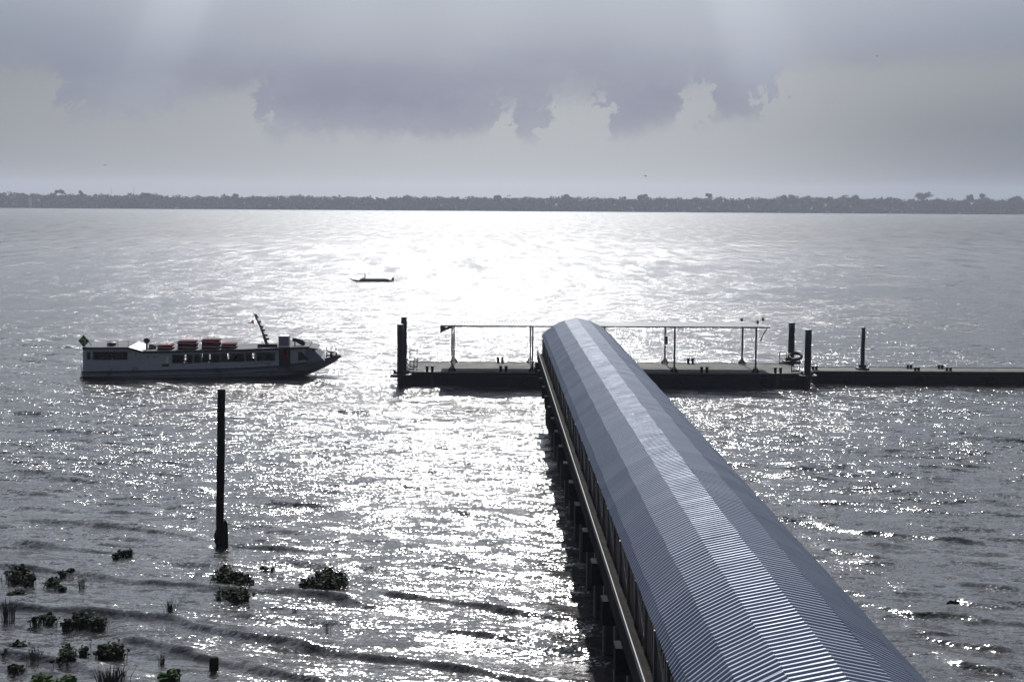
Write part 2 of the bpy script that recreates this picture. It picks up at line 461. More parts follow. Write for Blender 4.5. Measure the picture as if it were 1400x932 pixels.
def build_water():
    ys = [-250, -160, -100, -60, -30, -10, 5, 15, 22, 27, 31, 34] + list(np.arange(36, 78, .115))
    ys += grow(ys[-1], 150, .115, 1.009, .55); ys += grow(ys[-1], 3000, .55, 1.03, 60) + [3400, 4300]
    xp = list(np.arange(0, 20, .13)); xp += grow(xp[-1], 34, .13, 1.006, .3); xp += grow(xp[-1], 75, .3, 1.01, .8); xp += grow(xp[-1], 4300, .8, 1.09, 400)
    xs = np.array([-v for v in xp[:0:-1]] + xp); ys = np.array(ys, dtype=float)
    X, Y = np.meshgrid(xs, ys)
    dxs = np.gradient(xs); dys = np.gradient(ys)
    DX, DY = np.meshgrid(dxs, dys)
    rng = np.random.RandomState(4)
    Z = np.zeros_like(X)
    def sm(a, b, v):
        q = np.clip((v-a)/(b-a), 0, 1); return q*q*(3-2*q)
    for i in range(70):
        lam = .7 * (7.0/.7)**rng.rand()
        a = math.radians(rng.normal(-14, 15))            # heading, off straight-at-the-bank
        kx, ky = math.sin(a)*2*PI/lam, -math.cos(a)*2*PI/lam
        amp = .0050*lam**.80 * (.5+rng.rand())
        ph = kx*X + ky*Y + rng.rand()*2*PI
        w = (1-sm(lam/5, lam/2.6, DX*abs(math.sin(a))+DY*abs(math.cos(a))))
        env = .6 + .4*np.sin(X*rng.uniform(-.09,.09)+Y*rng.uniform(-.13,.13)+rng.rand()*6)
        c = np.cos(ph); Z += amp*w*env*(c + .32*np.cos(2*ph))
    # low-frequency wobble for the crest lines
    def wob(x, s):
        return .16*np.sin(x*.6+s)+.09*np.sin(x*1.5+s*2.3)+.04*np.sin(x*3.1+s*1.7)
    for ci, (pl, A) in enumerate(CRESTS):
        P = [at(px, py, 0) for px, py in pl]
        cx = np.array([p.x for p in P]); cyy = np.array([p.y for p in P])
        o = np.argsort(cx); cx, cyy = cx[o], cyy[o]
        yc = np.interp(X, cx, cyy) + wob(X, ci*1.3)*min(1, (cyy.mean()-35)/40+.3)*.8
        d = Y - yc
        L = cx[-1]-cx[0]; tp = min(1.6, L*.3)
        te = sm(cx[0]-tp*.4, cx[0]+tp, X)*(1-sm(cx[-1]-tp, cx[-1]+tp*.4, X))
        sc = 1.0 + .5*(cyy.mean()-45)/60
        front = np.exp(-(d/(.23*sc))**2); back = np.exp(-(d/(1.15*sc))**2) - .25*np.exp(-((d-2.2*sc)/(1.0*sc))**2)
        amod = .88+.14*np.sin(X*.9+ci)+.10*np.sin(X*2.3+ci*2)
        Z += 1.45*A*te*amod*np.where(d < 0, front, back)*sm(0, .12, .6-DY)
    co = np.stack([X, Y, Z], -1).reshape(-1, 3)
    ny, nx = X.shape
    idx = np.arange(ny*nx).reshape(ny, nx)
    q = np.stack([idx[:-1,:-1], idx[:-1,1:], idx[1:,1:], idx[1:,:-1]], -1).reshape(-1, 4)
    me = bpy.data.meshes.new('river')
    me.vertices.add(len(co)); me.vertices.foreach_set('co', co.ravel())
    me.loops.add(q.size); me.loops.foreach_set('vertex_index', q.ravel().astype(np.int32))
    me.polygons.add(len(q)); me.polygons.foreach_set('loop_start', (np.arange(len(q))*4).astype(np.int32))
    me.polygons.foreach_set('use_smooth', np.ones(len(q), dtype=bool))
    me.update(calc_edges=True)
    me.materials.append(M['water'])
    o = bpy.data.objects.new('water', me); link(o); tag(o, kind='structure')
    print('water verts', len(co))
build_water()

# ------------------------------------------------------------------ covered pier
def build_pier():
    YR = 27.4
    e = [aty(px, py, YR) for px, py in ((918,910.6),(929,896.7),(972.9,862.9),(1024.3,838.6),(1082.5,827),(1141,839.3))]
    xc, zc = e[4].x, e[4].z
    prof = [(p.x-xc, p.z) for p in e[:4]]
    z5 = (e[3].z+e[5].z)/2; w5 = (-(e[3].x-xc)+(e[5].x-xc))/2
    prof[3] = (-w5, z5)
    prof = prof + [(0, zc)] + [(-x, z) for x, z in prof[::-1]]
    yend = None
    for k in range(800, 1100):
        Y = k*.1
        p = Vector((xc, Y, zc))
        r = aty(788, 435, Y)
        if r.z <= zc: yend = Y; break
    yend = yend or 95.0
    print('pier xc', xc, 'profile', [(round(x,2), round(z,2)) for x, z in prof], 'yend', yend)
    y0 = 6.0
    root = empty('covered_pier', (xc, yend, 0), 'long concrete pier under a ridged barrel roof of corrugated zinc, running out to the pontoon', 'pier')
    L = yend - y0
    # corrugated vault: raised ribs across the pier, one sheet per five ribs and facet
    mb = MB(); pitch = .21
    nrib = int(L/pitch)
    rr = random.Random(3)
    for f in range(len(prof)-1):
        (xa, za), (xb, zb) = prof[f], prof[f+1]
        tx, tz = xb-xa, zb-za; l = math.hypot(tx, tz); nx, nz = -tz/l, tx/l
        for s0 in range(0, nrib, 5):
            dz = rr.uniform(0, .008); tilt = rr.uniform(-.006, .006); tw = rr.uniform(-.005, .005)
            lap = .03
            rows = []
            for k in range(s0, min(s0+5, nrib)):
                yb = -k*pitch
                for yy, hh in ((0, 0), (-.040, 0), (-.078, .034), (-.088, .0395), (-.100, .0415), (-.122, .0415), (-.132, .0390), (-.142, .032), (-.180, .001)):
                    rows.append((yb+yy, hh))
            rows.append((-(min(s0+5, nrib))*pitch - .004, 0))
            mid = rows[len(rows)//2][0]
            n = len(mb.v)
            for yy, hh in rows:
                off = hh + dz + tilt*(yy-mid)
                a = -lap; b = l
                ua, ub = a/l, b/l
                wav = .004*math.sin(yy*1.3+f)
                mb.v.append((xa+tx*ua+nx*(off+wav), yy, za+tz*ua+nz*(off+wav)-.004))
                mb.v.append((xa+tx*ub+nx*(off+wav+tw), yy, za+tz*ub+nz*(off+wav+tw)))
            for i in range(len(rows)-1):
                mb.f.append((n+2*i, n+2*i+1, n+2*i+3, n+2*i+2)); mb.sm.append(2 <= i % 9 <= 6)
    rf = mb.build('roof', M['roof'], root)
    # dark end gable frame and roof hoops below the sheets
    def inner(x, z, d):
        return (x*(1-d/2.4), z-d)
    bays = []
    Yb = 34.1 - 7*4.11
    while Yb < yend-2: bays.append(Yb); Yb += 4.11
    bays.append(yend-1.4)
    for Y in bays:
        h = MB(); ip = [inner(x, z, .10) for x, z in prof]
        for i in range(len(ip)-1):
            h.bar((ip[i][0], Y-yend, ip[i][1]), (ip[i+1][0], Y-yend, ip[i+1][1]), .10, .12, up=(0,1,0))
        h.build('roof_hoop', M['dark_steel'], root)
    pu = MB()
    for x, z in [inner(x, z, .05) for x, z in prof]:
        pu.bar((x, 0, z), (x, -L, z), .07, .07)
    pu.build('purlin', M['dark_steel'], root)
    xl = 3.30 - xc
    ZK, ZF, ZD = 4.88, 4.20, 4.66
    hw = -xl
    # deck slab and edge beams
    d = MB(); d.box(-hw+.144, hw-.144, -L-6, 0, 4.38, ZD); d.build('deck', M['dark_wood'], root)
    for s in (-1, 1):
        b = MB()
        a0, a1 = sorted((s*hw, s*(hw-.14)))
        k = 0; y = 0.0
        while y > -L-6:
            b.box(a0, a1, y-4.08, y, ZF, ZK-.12); y -= 4.11
        b.build('edge_beam', M['concrete'], root)
        c = MB(); c.box(min(s*(hw-.10), s*(hw+.02)), max(s*(hw-.10), s*(hw+.02)), -L-6, 0, ZK-.118, ZK-.02); c.build('kerb', M['concrete'], root)
        p_ = MB(); p_.tube([(s*(hw-.03), .0-i*3.0, ZK+.02+.006*math.sin(i*1.7)) for i in range(int((L+6)/3))], .024, 10); p_.build('service_pipe', M['pipe'], root)
    # bents: two piles under a cross cap; posts with braces above
    def pileset(Y):
        y = Y-yend
        for s in (-1, 1):
            q = MB(); q.prism([(s*1.95-.2, -.2), (s*1.95-.14, -.26), (s*1.95+.14, -.26), (s*1.95+.2, -.2), (s*1.95+.2, .2), (s*1.95+.14, .26), (s*1.95-.14, .26), (s*1.95-.2, .2)], 'z', -3, 3.65)
            for i in range(len(q.v)): q.v[i] = (q.v[i][0], q.v[i][1]+y, q.v[i][2])
            q.build('pile', M['pile_concrete'], root)
        q = MB(); q.box(-hw-.18, hw+.18, y-.32, y+.32, 3.52, ZF-.004); q.build('pile_cap', M['concrete'], root)
    for Y in bays: pileset(Y)
    zl = prof[0][1]-.06; xe = prof[0][0]+.01
    for Y in bays:
        y = Y-yend
        for s in (-1, 1):
            q = MB(); q.box(min(s*xe*-1-.06, s*xe*-1+.06), max(s*xe*-1-.06, s*xe*-1+.06), y-.06, y+.06, ZD, zl); q.build('post', M['grey_steel'], root)
            if y < -1.5:
                q = MB(); X_ = -s*xe
                q.bar((X_, y, zl-.05), (X_, y-2.0, ZD+.25), .05, .05); q.build('brace', M['grey_steel'], root)
    for Y in bays[:-1]:
        for s in (-1, 1):
            q = MB(); X_ = -s*xe; y = Y-yend+2.05
            q.box(X_-.04, X_+.04, y-.04, y+.04, ZD, zl); q.build('post', M['grey_steel'], root)
    # railing: rails with boards along both sides
    for s in (-1, 1):
        X_ = s*(-xe)-s*.10
        r_ = MB()
        for z in (ZD+.25, ZD+1.02): r_.bar((X_, -.4, z), (X_, -L, z), .06, .05)
        r_.build('handrail', M['grey_steel'], root)
        rb = random.Random(9)
        for Ya, Yb2 in zip(bays[:-1], bays[1:]):
            r_ = MB(); y = Yb2-yend-.25
            while y > Ya-yend+.2:
                r_.box(X_-.09, X_-.06, y-.10, y+.10, ZD+.06, ZD+1.0+rb.uniform(-.08,.04))
                y -= .36
            for z in (.3, .8): r_.box(X_-.063, X_-.035, Ya-yend+.15, Yb2-yend-.12, ZD+z, ZD+z+.07)
            r_.build('board_panel', M['brown_wood'], root)
    g = MB(); ip = [(x*1.01, z+.035) for x, z in prof]
    for i in range(len(ip)-1):
        g.bar((ip[i][0], .03, ip[i][1]-.05), (ip[i+1][0], .03, ip[i+1][1]-.05), .04, .14, up=(0,1,0))
    g.build('end_trim', M['roof'], root)
    return xc, yend
PIER_X, PIER_END = build_pier()

# ------------------------------------------------------------------ pontoons
wl = [at(px, py, 0) for px, py in ((570,526.6),(1090,529.3))]
YF = (wl[0].y+wl[1].y)/2
dl = [aty(px, py, YF).z for px, py in ((580,508.2),(700,509),(1000,511.2))]
ZDK = sum(dl)/3
YB = (at(600,494.8,ZDK).y + at(1000,497,ZDK).y)/2
XL = aty(552.5, 516, YF).x; XR = aty(1099.5, 516, YF).x
print('pontoon', YF, YB, ZDK, XL, XR, wl)

def hull_box(mb, x0, x1, y0, y1, z0, z1, ch=.12, rake=.5):
    # welded barge hull: raked lower ends, chamfered deck edge
    mb.prism([(x0+rake, z0), (x1-rake, z0), (x1, z0+.8), (x1, z1-ch), (x1-.02, z1), (x0+.02, z1), (x0, z1-ch), (x0, z0+.8)], 'y', y0, y1)

def pontoon(name, x0, x1, y0, y1, zd, label, marks, nameplate=None):
    cx = (x0+x1)/2
    root = empty(name, (cx, y0, 0), label, 'pontoon')
    w = y1-y0
    h = MB(); hull_box(h, x0-cx, x1-cx, 0, w, -1.0, zd-.03); h.build('hull', M['hull_black'], root)
    dk = MB(); dk.box(x0-cx+.03, x1-cx-.03, .03, w-.03, zd-.027, zd)
    x = x0-cx+.6
    dk.build('deck', M['deck'], root)
    e = MB()
    for y in (-.03, w-.03): e.box(x0-cx, x1-cx, y, y+.06, zd-.06, zd+.05)
    for xx in (x0-cx-.03, x1-cx-.03): e.box(xx, xx+.06, .04, w-.04, zd-.06, zd+.05)
    e.build('deck_edge', M['grey_steel'], root)
    b = MB(); b.box(x0-cx+.05, x1-cx-.05, -.10, -.002, zd-.38, zd-.28); b.build('rubbing_strake', M['dark_steel'], root)
    n = int((x1-x0)/5.5)
    for i in range(n):
        fx = x0-cx + (i+.5)*(x1-x0)/n
        t_ = MB(); pts = [(fx+.32*math.cos(a), -.16, zd-.62+.32*math.sin(a)) for a in [k*PI/8 for k in range(17)]]
        t_.tube(pts, .09, 7, cap=False); t_.build('tyre_fender', M['black'], root)
    for mx in marks:
        for i in range(4):
            q = MB(); z = zd-.22-i*.24; X_ = mx-cx+.05*i*0
            q.box(X_-.10, X_+.10, -.012, -.004, z-.015, z+.015); q.box(X_+.06, X_+.10, -.012, -.004, z+.017, z+.075); q.box(X_-.10, X_+.10, -.012, -.004, z+.077, z+.10)
            if i % 2: q.box(X_-.10, X_-.06, -.012, -.004, z-.07, z-.017)
            q.build('draft_mark', M['mark'], root)
    if nameplate:
        q = MB(); rp = random.Random(2); xx = nameplate[0]-cx
        q2 = MB(); q2.box(nameplate[0]-cx-.1, nameplate[1]-cx+.1, -.014, -.003, zd-.56, zd-.34)
        q2.build('name_board', M['dark_steel'], root)
        while xx < nameplate[1]-cx:
            wv = rp.uniform(.07,.13); q.box(xx, xx+wv, -.022, -.015, zd-.5, zd-.41+rp.uniform(0,.02)); xx += wv+.05
        q.build('worn_lettering', M['mark'], root)
    return root
p1 = pontoon('mooring_pontoon', XL, XR, YF, YB, ZDK, 'broad black steel pontoon with dusty deck moored across the pier head, carrying the flat canopy',
        [aty(590.5,516,YF).x, aty(1062.5,516,YF).x], (aty(1070,517,YF).x, aty(1086,517,YF).x))
YF2 = (at(1250,525.8,0).y + at(1350,526.4,0).y)/2
ZD2 = (aty(1250,508.0,YF2).z + aty(1350,508.6,YF2).z)/2
YB2 = at(1300,502.6,ZD2).y
XL2 = aty(1111,516,YF2).x; XR2 = XL2+30
print('pontoon2', YF2, YB2, ZD2, XL2)
pontoon('narrow_pontoon', XL2, XR2, YF2, YB2, ZD2, 'long narrow black pontoon with a bare deck, running off the right photo edge', [])

# ---- canopy on the broad pontoon
def build_canopy():
    yf = YF+.62; yb = YB-.45
    zr = aty(1000, 446.6, YF-.15).z
    X0 = aty(602, 445, yf).x; X1 = aty(1051, 447, yf).x
    cx = (X0+X1)/2
    root = empty('canopy', (cx, yf, ZDK), 'long flat open sided canopy on slim steel posts over the broad pontoon', 'canopy')
    w = yb-yf; zt = zr-ZDK
    m = MB(); n = int((X1-X0)/.25); dx = (X1-X0)/n
    ya, yz = -.75, w+.55
    for i in range(n):
        x = X0-cx+i*dx
        for (xa, za, xb, zb) in ((0,0,.12,0),(.12,0,.16,.04),(.16,.04,.21,.04),(.21,.04,.25,0)):
            a, b = x+xa*dx/.25, x+xb*dx/.25
            m.quad((a,ya,zt+za),(b,ya,zt+zb),(b,yz,zt+zb-.30),(a,yz,zt+za-.30))
    m.build('roof_sheet', M['canopy'], root)
    f = MB()
    for yy, zz in ((-.70, -.06), (w+.48, -.36)): f.box(X0-cx+.05, X1-cx-.05, yy, yy+.08, zt+zz-.06, zt+zz+.045)
    f.build('fascia', M['dark_steel'], root)
    xs = [aty(px, 506, yf).x for px in (618, 728, 826, 921.7, 1032.8)]
    for i, x in enumerate(xs):
        c = MB(); c.bar((x-cx, -.6, zt-.08), (x-cx, w+.45, zt-.37), .10, .12); c.build('rafter', M['dark_steel'], root)
        for yy in (0, w):
            p = MB(); p.box(x-cx-.065, x-cx+.065, yy-.065, yy+.065, .02, zt-.14-.27*(yy > 1)); po = p.build('post', M['dark_steel'], root)
            g = MB()
            g.box(x-cx-.42, x-cx+.42, yy-.42, yy+.42, .002, .03)
            g.prism([(x-cx-.40, .03), (x-cx-.09, .03), (x-cx-.09, .48)], 'y', yy-.02, yy+.02)
            g.prism([(x-cx+.40, .03), (x-cx+.09, .48), (x-cx+.09, .03)], 'y', yy-.02, yy+.02)
            g.prism([(yy-.40, .03), (yy-.09, .03), (yy-.09, .48)], 'x', x-cx-.02, x-cx+.02)
            g.prism([(yy+.40, .03), (yy+.09, .48), (yy+.09, .03)], 'x', x-cx-.02, x-cx+.02)
            g.build('base_gusset', M['dark_steel'], po)
    b = MB(); bx = aty(910, 470, yb).x-cx; b.box(bx-.14, bx+.14, w-.30, w-.09, 1.75, 2.45); b.build('switch_box', M['grey_steel'], root)
    # torn sheet hanging off the left end, loose strut at the right end
    t_ = MB(); xa = X0-cx
    for k in range(5):
        y0_ = -.7+k*.12
        t_.prism([(xa+.02, zt-.09), (xa+.02, zt-.64+.03*k), (xa+.45, zt-.42), (xa+.98, zt-.24), (xa+.92, zt-.05), (xa+.5, zt-.22)], 'y', y0_, y0_+.03)
    t_.build('hanging_sheet', M['dark_steel'], root)
    s = MB(); xb = X1-cx
    s.tube([(xb-.15, -.3, zt-.1), (xb-.4, -.3, zt-.5), (xb-.62, -.32, zt-.95), (xb-.7, -.33, zt-1.2)], .045, 6); s.build('loose_strut', M['dark_steel'], root)
    # lamps on the roof
    for px, py, yy in ((1014, 437, w*.9), (1036, 440.4, w*.3), (1043.2, 436.5, w*.9)):
        P = aty(px, py, yf+yy); q = MB()
        z0 = zt-.30*yy/w; q.tube([(P.x-cx, yy, z0), (P.x-cx, yy, P.z-ZDK-.1)], .018, 6)
        q.lathe([(.03,-.14),(.10,-.12),(.12,0),(.10,.12),(.02,.16)], (P.x-cx, yy, P.z-ZDK), 10)
        q.build('roof_lamp', M['black'], root)
    return root
build_canopy()

# ---- bollards (pairs of posts on a base plate)
def bitt(px, py, gap, yplane, zd, h=.55, label='', grp='twin bollards along the pontoons'):
    P = at(px, py, zd)
    y = yplane if yplane is not None else P.y
    x = aty(px, py, y).x
    root = empty('mooring_bollard', (x, y, zd), label, 'bollard', grp)
    b = MB(); b.box(-gap/2-.2, gap/2+.2, -.16, .16, .003, .035); b.build('base_plate', M['dark_steel'], root)
    for s in (-1, 1):
        q = MB(); q.lathe([(.115,.035),(.115,h-.08),(.15,h-.07),(.15,h),(.11,h+.02)], (s*gap/2, 0, 0), 12); q.build('bollard_post', M['dark_steel'], root)
YFb, YBb = YF+.28, YB-.28
for a in (
  (587.5,508,.43,YFb,ZDK,.5,'black twin bollard by the draft marks near the left end of the broad pontoon'),
  (684,494,.38,YBb,ZDK,.5,'black twin bollard on the far deck edge, left of the pier roof'),
  (688.2,507,.44,YFb,ZDK,.5,'black twin bollard on the near deck edge just left of the pier roof'),
  (944,495,.38,YBb,ZDK,.5,'black twin bollard on the far deck edge beyond the post with the switch box'),
  (962.8,508.5,.44,YFb,ZDK,.5,'black twin bollard on the near deck edge between two canopy posts right of the pier'),
  (1063.5,510.5,.44,YFb,ZDK,.5,'black twin bollard above the draft marks at the right end of the broad pontoon'),
  (1113.8,505.5,.28,None,ZD2,.32,'small twin bollard on the narrow pontoon right beside the stout pile'),
  (1243,503.4,.27,None,ZD2,.32,'small twin bollard on the far edge of the narrow pontoon, nearer the thin pile'),
  (1253.5,507,.27,None,ZD2,.32,'small twin bollard on the near edge of the narrow pontoon, nearer the thin pile'),
  (1285.8,503.6,.28,None,ZD2,.32,'small twin bollard on the narrow pontoon far edge, farther right of the thin pile'),
  (1297,507.2,.30,None,ZD2,.32,'small twin bollard on the near edge of the narrow pontoon, rightmost of all'),
): bitt(*a)

# ---- piles
def pile(name, px, w_px, top_py, base, label, mat_, round_=True, grp=None, zlow=-3.0, lean=0):
    x = aty(px, top_py, base).x; z = aty(px, top_py, base).z
    r = w_px/2*base/F
    root = empty(name, (x, base, 0), label, 'pile', grp)
    m = MB(); rp = random.Random(int(px))
    zs = [zlow + (z-zlow)*i/14 for i in range(15)]
    m.tube([(rp.uniform(-.01,.01)+lean*(q-z), rp.uniform(-.01,.01), q) for q in zs], [r*rp.uniform(.97,1.03) for q in zs[:-1]]+[r*.97], 14)
    m.build('shaft', mat_, root)
    c = MB(); c.lathe([(r*.98,0),(r*1.06,.02),(r*1.06,.10),(r*.9,.13),(.01,.14)], (0,0,z-.03), 14); c.build('cap_plate', M['dark_steel'], root)
    return root, x, r
G_P = 'steel piles holding the pontoons'
pA = pile('mooring_pile', 547.3, 9, 444.8, YF-.35, 'stout dark pile at the pontoon left end, shorter one of the touching pair', M['dark_steel'], grp=G_P)
pB = pile('mooring_pile', 552.2, 8.2, 434.6, YF+.75, 'stout dark pile at the pontoon left end, taller one of the touching pair', M['dark_steel'], grp=G_P)
pC = pile('mooring_pile', 1082.7, 8.6, 442.5, YB+.5, 'dark pile behind the tyre and guard rail at the broad pontoon right end', M['dark_steel'], grp=G_P)
pD = pile('mooring_pile', 1105.5, 9, 452, YF-.2, 'stout dark pile standing in the gap between the two pontoons', M['dark_steel'], grp=G_P)
pE = pile('mooring_pile', 1180.7, 5.4, 449, (YF2+YB2)/2, 'single thin dark pile rising through the narrow pontoon', M['dark_steel'], grp=G_P)
# pile guides
def guide(x, y, z, w, d, label):
    root = empty('pile_guide', (x, y, z), label, 'pile guide', 'steel collars guiding the piles')
    m = MB()
    for s in (-1, 1):
        m.box(-w, w, s*d-.1, s*d+.1, .004, .26); m.box(s*w-.1, s*w+.1, -d+.102, d-.102, .004, .26)
    m.build('frame', M['dark_steel'], root)
    for s in (-1, 1):
        q = MB(); q.lathe([(.05,-.12),(.12,-.10),(.12,.10),(.05,.12)], (s*(w-.2), 0, .4), 10); q.build('roller', M['black'], root)
guide(pA[1]+.05, YF+.15, ZDK-.35, .75, 1.05, 'heavy steel collar around the pair of piles at the left end')
guide(pC[1], YB+.35, ZDK+.002, .62, .62, 'heavy steel collar around the pile behind the guard rail')
guide(pD[1], YF-.1, ZDK-.3, .62, .62, 'heavy steel collar around the pile in the gap between pontoons')
guide(pE[1], (YF2+YB2)/2, ZD2-.10, .42, .40, 'low steel collar around the single thin pile')
# tyre around pile C
t0 = MB(); tx = aty(1086, 494, YB-.2)
t0.tube([(.50*math.cos(a), .50*math.sin(a), .16*math.cos(a)) for a in [k*PI/10 for k in range(21)]], .15, 9, cap=False)
ty = t0.build('rubber_tyre', M['black']); ty.location = (tx.x, YB-.55, ZDK+.72); ty.rotation_euler = (.5, .15, 0)
tag(ty, 'black rubber tyre propped against the guard rail beside the rear right pile', 'tyre')

# ---- guard rails
def rail_frame(px0, px1, ptop, pbot, y, label, inner=True, extra=None):
    a = aty(px0, ptop, y); b = aty(px1, pbot, y)
    zb = ZDK; h = a.z-zb; w = b.x-a.x
    root = empty('guard_rail', (a.x, y, zb), label, 'guard rail', 'guard rails at the pontoon ends')
    m = MB(); m.tube([(0,0,0),(0,0,h-.06),(.06,0,h),(w-.06,0,h),(w,0,h-.06),(w,0,0)], .035, 8); m.build('frame', M['dark_steel'], root)
    m = MB(); m.bar((.03,0,h*.42),(w-.03,0,h*.42), .05, .05); m.bar((.03,0,h*.1),(w-.03,0,h*.1), .05, .12)
    m.build('cross_rail', M['dark_steel'], root)
    m = MB()
    for s in (0, w): m.box(s-.12, s+.12, -.12, .12, .003, .025)
    m.build('foot_plate', M['dark_steel'], root)
rail_frame(560.5, 570.3, 478.5, 500, YF+2.6, 'thin black guard rail hoop on the left deck end by the paired piles')
rail_frame(557.5, 566, 487.5, 504, YF+1.3, 'low black guard rail hoop right against the paired piles')
rail_frame(1065.8, 1075.2, 480.8, 497, YB-.4, 'tall black guard rail hoop on the far right corner of the deck')
rail_frame(1082.5, 1092.5, 490, 507, YF+1.2, 'black guard rail hoop beside the tyre at the right deck end')

# ---- gangway from pier head down to the pontoon, hidden from the front by the pier roof
def build_gangway():
    a = Vector((PIER_X, PIER_END-.2, 4.70)); b = Vector((PIER_X, YF+.9, ZDK+.12))
    root = empty('gangway', a, 'steel gangway sloping from the pier head down to the broad pontoon', 'gangway')
    d = b-a
    m = MB(); m.bar((0,0,0), d, 1.5, .12); m.build('walkway', M['grey_steel'], root)
    for s in (-1, 1):
        q = MB(); o = Vector((s*.78, 0, .0))
        q.bar(o+Vector((0,0,.95)), d+o+Vector((0,0,.95)), .06, .06)
        n = 12
        for i in range(n+1):
            p = d*(i/n)+o; q.bar(p, p+Vector((0,0,.95)), .05, .05)
        q.build('railing', M['grey_steel'], root)
build_gangway()

# ------------------------------------------------------------------ people (one skinned body each)
def person(loc, rz, label, shirt, trousers, s=1.0, legs='seat', arm='lap', group=None):
    V = []; E = []; R = []
    def add(p, r, par=None):
        V.append(p); R.append(r)
        if par is not None: E.append((par, len(V)-1))
        return len(V)-1
    pel = add((0,0,.10), .15); wa = add((0,.01,.28), .13, pel); ch = add((0,.0,.46), .155, wa); nb = add((0,-.01,.60), .065, ch)
    hd = add((0,-.03,.70), .085, nb); ht = add((0,-.035,.80), .095, hd); add((0,-.02,.87), .06, ht)
    for sx in (-1, 1):
        sh = add((sx*.17,0,.53), .062, ch)
        if arm == 'lap':
            el = add((sx*.24,-.08,.28), .045, sh); wr = add((sx*.16,-.30,.22), .032, el); hn = add((sx*.12,-.38,.22), .03, wr)
        else:
            el = add((sx*.26,-.12,.30), .045, sh); wr = add((sx*.20,-.36,.36), .032, el); hn = add((sx*.17,-.44,.38), .03, wr)
        add((sx*.10,-.46,.215 if arm == 'lap' else .39), .018, hn)
        hp = add((sx*.10,-.06,.08), .10, pel)
        kn = add((sx*.13,-.46,.10), .068, hp)
        an = add((sx*.13,-.50,-.34), .042, kn); add((sx*.13,-.66,-.40), .036, an)
    me = bpy.data.meshes.new('person'); me.from_pydata([tuple(c*s for c in v) for v in V], E, []); 
    ob = bpy.data.objects.new('person_skin', me); link(ob)
    md = ob.modifiers.new('sk', 'SKIN'); md.use_smooth_shade = True
    for i, r in enumerate(R): me.skin_vertices[0].data[i].radius = (r*s, r*s)
    me.skin_vertices[0].data[0].use_root = True
    sb = ob.modifiers.new('sub', 'SUBSURF'); sb.levels = 1; sb.render_levels = 1
    dg = bpy.context.evaluated_depsgraph_get()
    m2 = bpy.data.meshes.new_from_object(ob.evaluated_get(dg))
    bpy.data.objects.remove(ob)
    m2.materials.clear()
    for mm in (M['skin'], shirt, trousers): m2.materials.append(mm)
    for p in m2.polygons:
        c = p.center/s
        p.use_smooth = True
        p.material_index = 0 if (c.z > .585 or c.y < -.30 and c.z > .19 and abs(c.x) < .24) else (1 if c.z > .19 else 2)
    # a face: nose and chin pulled out of the same surface
    for v in m2.vertices:
        q = v.co/s
        if q.z > .68 and q.y < -.10 and abs(q.x) < .025 and q.z < .80: v.co.y -= .018*s
    body = bpy.data.objects.new('person', m2); link(body)
    body.location = loc; body.rotation_euler = (0,0,rz)
    tag(body, label, 'person', group)
    h = MB(); h.lathe([(.02,-.09),(.098,-.05),(.112,.02),(.092,.075),(.04,.105),(.002,.11)], (0,-.008,.815), 14)
    h.v = [tuple(c*s for c in v) for v in h.v]
    h.build('hair', M['hair'], body)
    return body

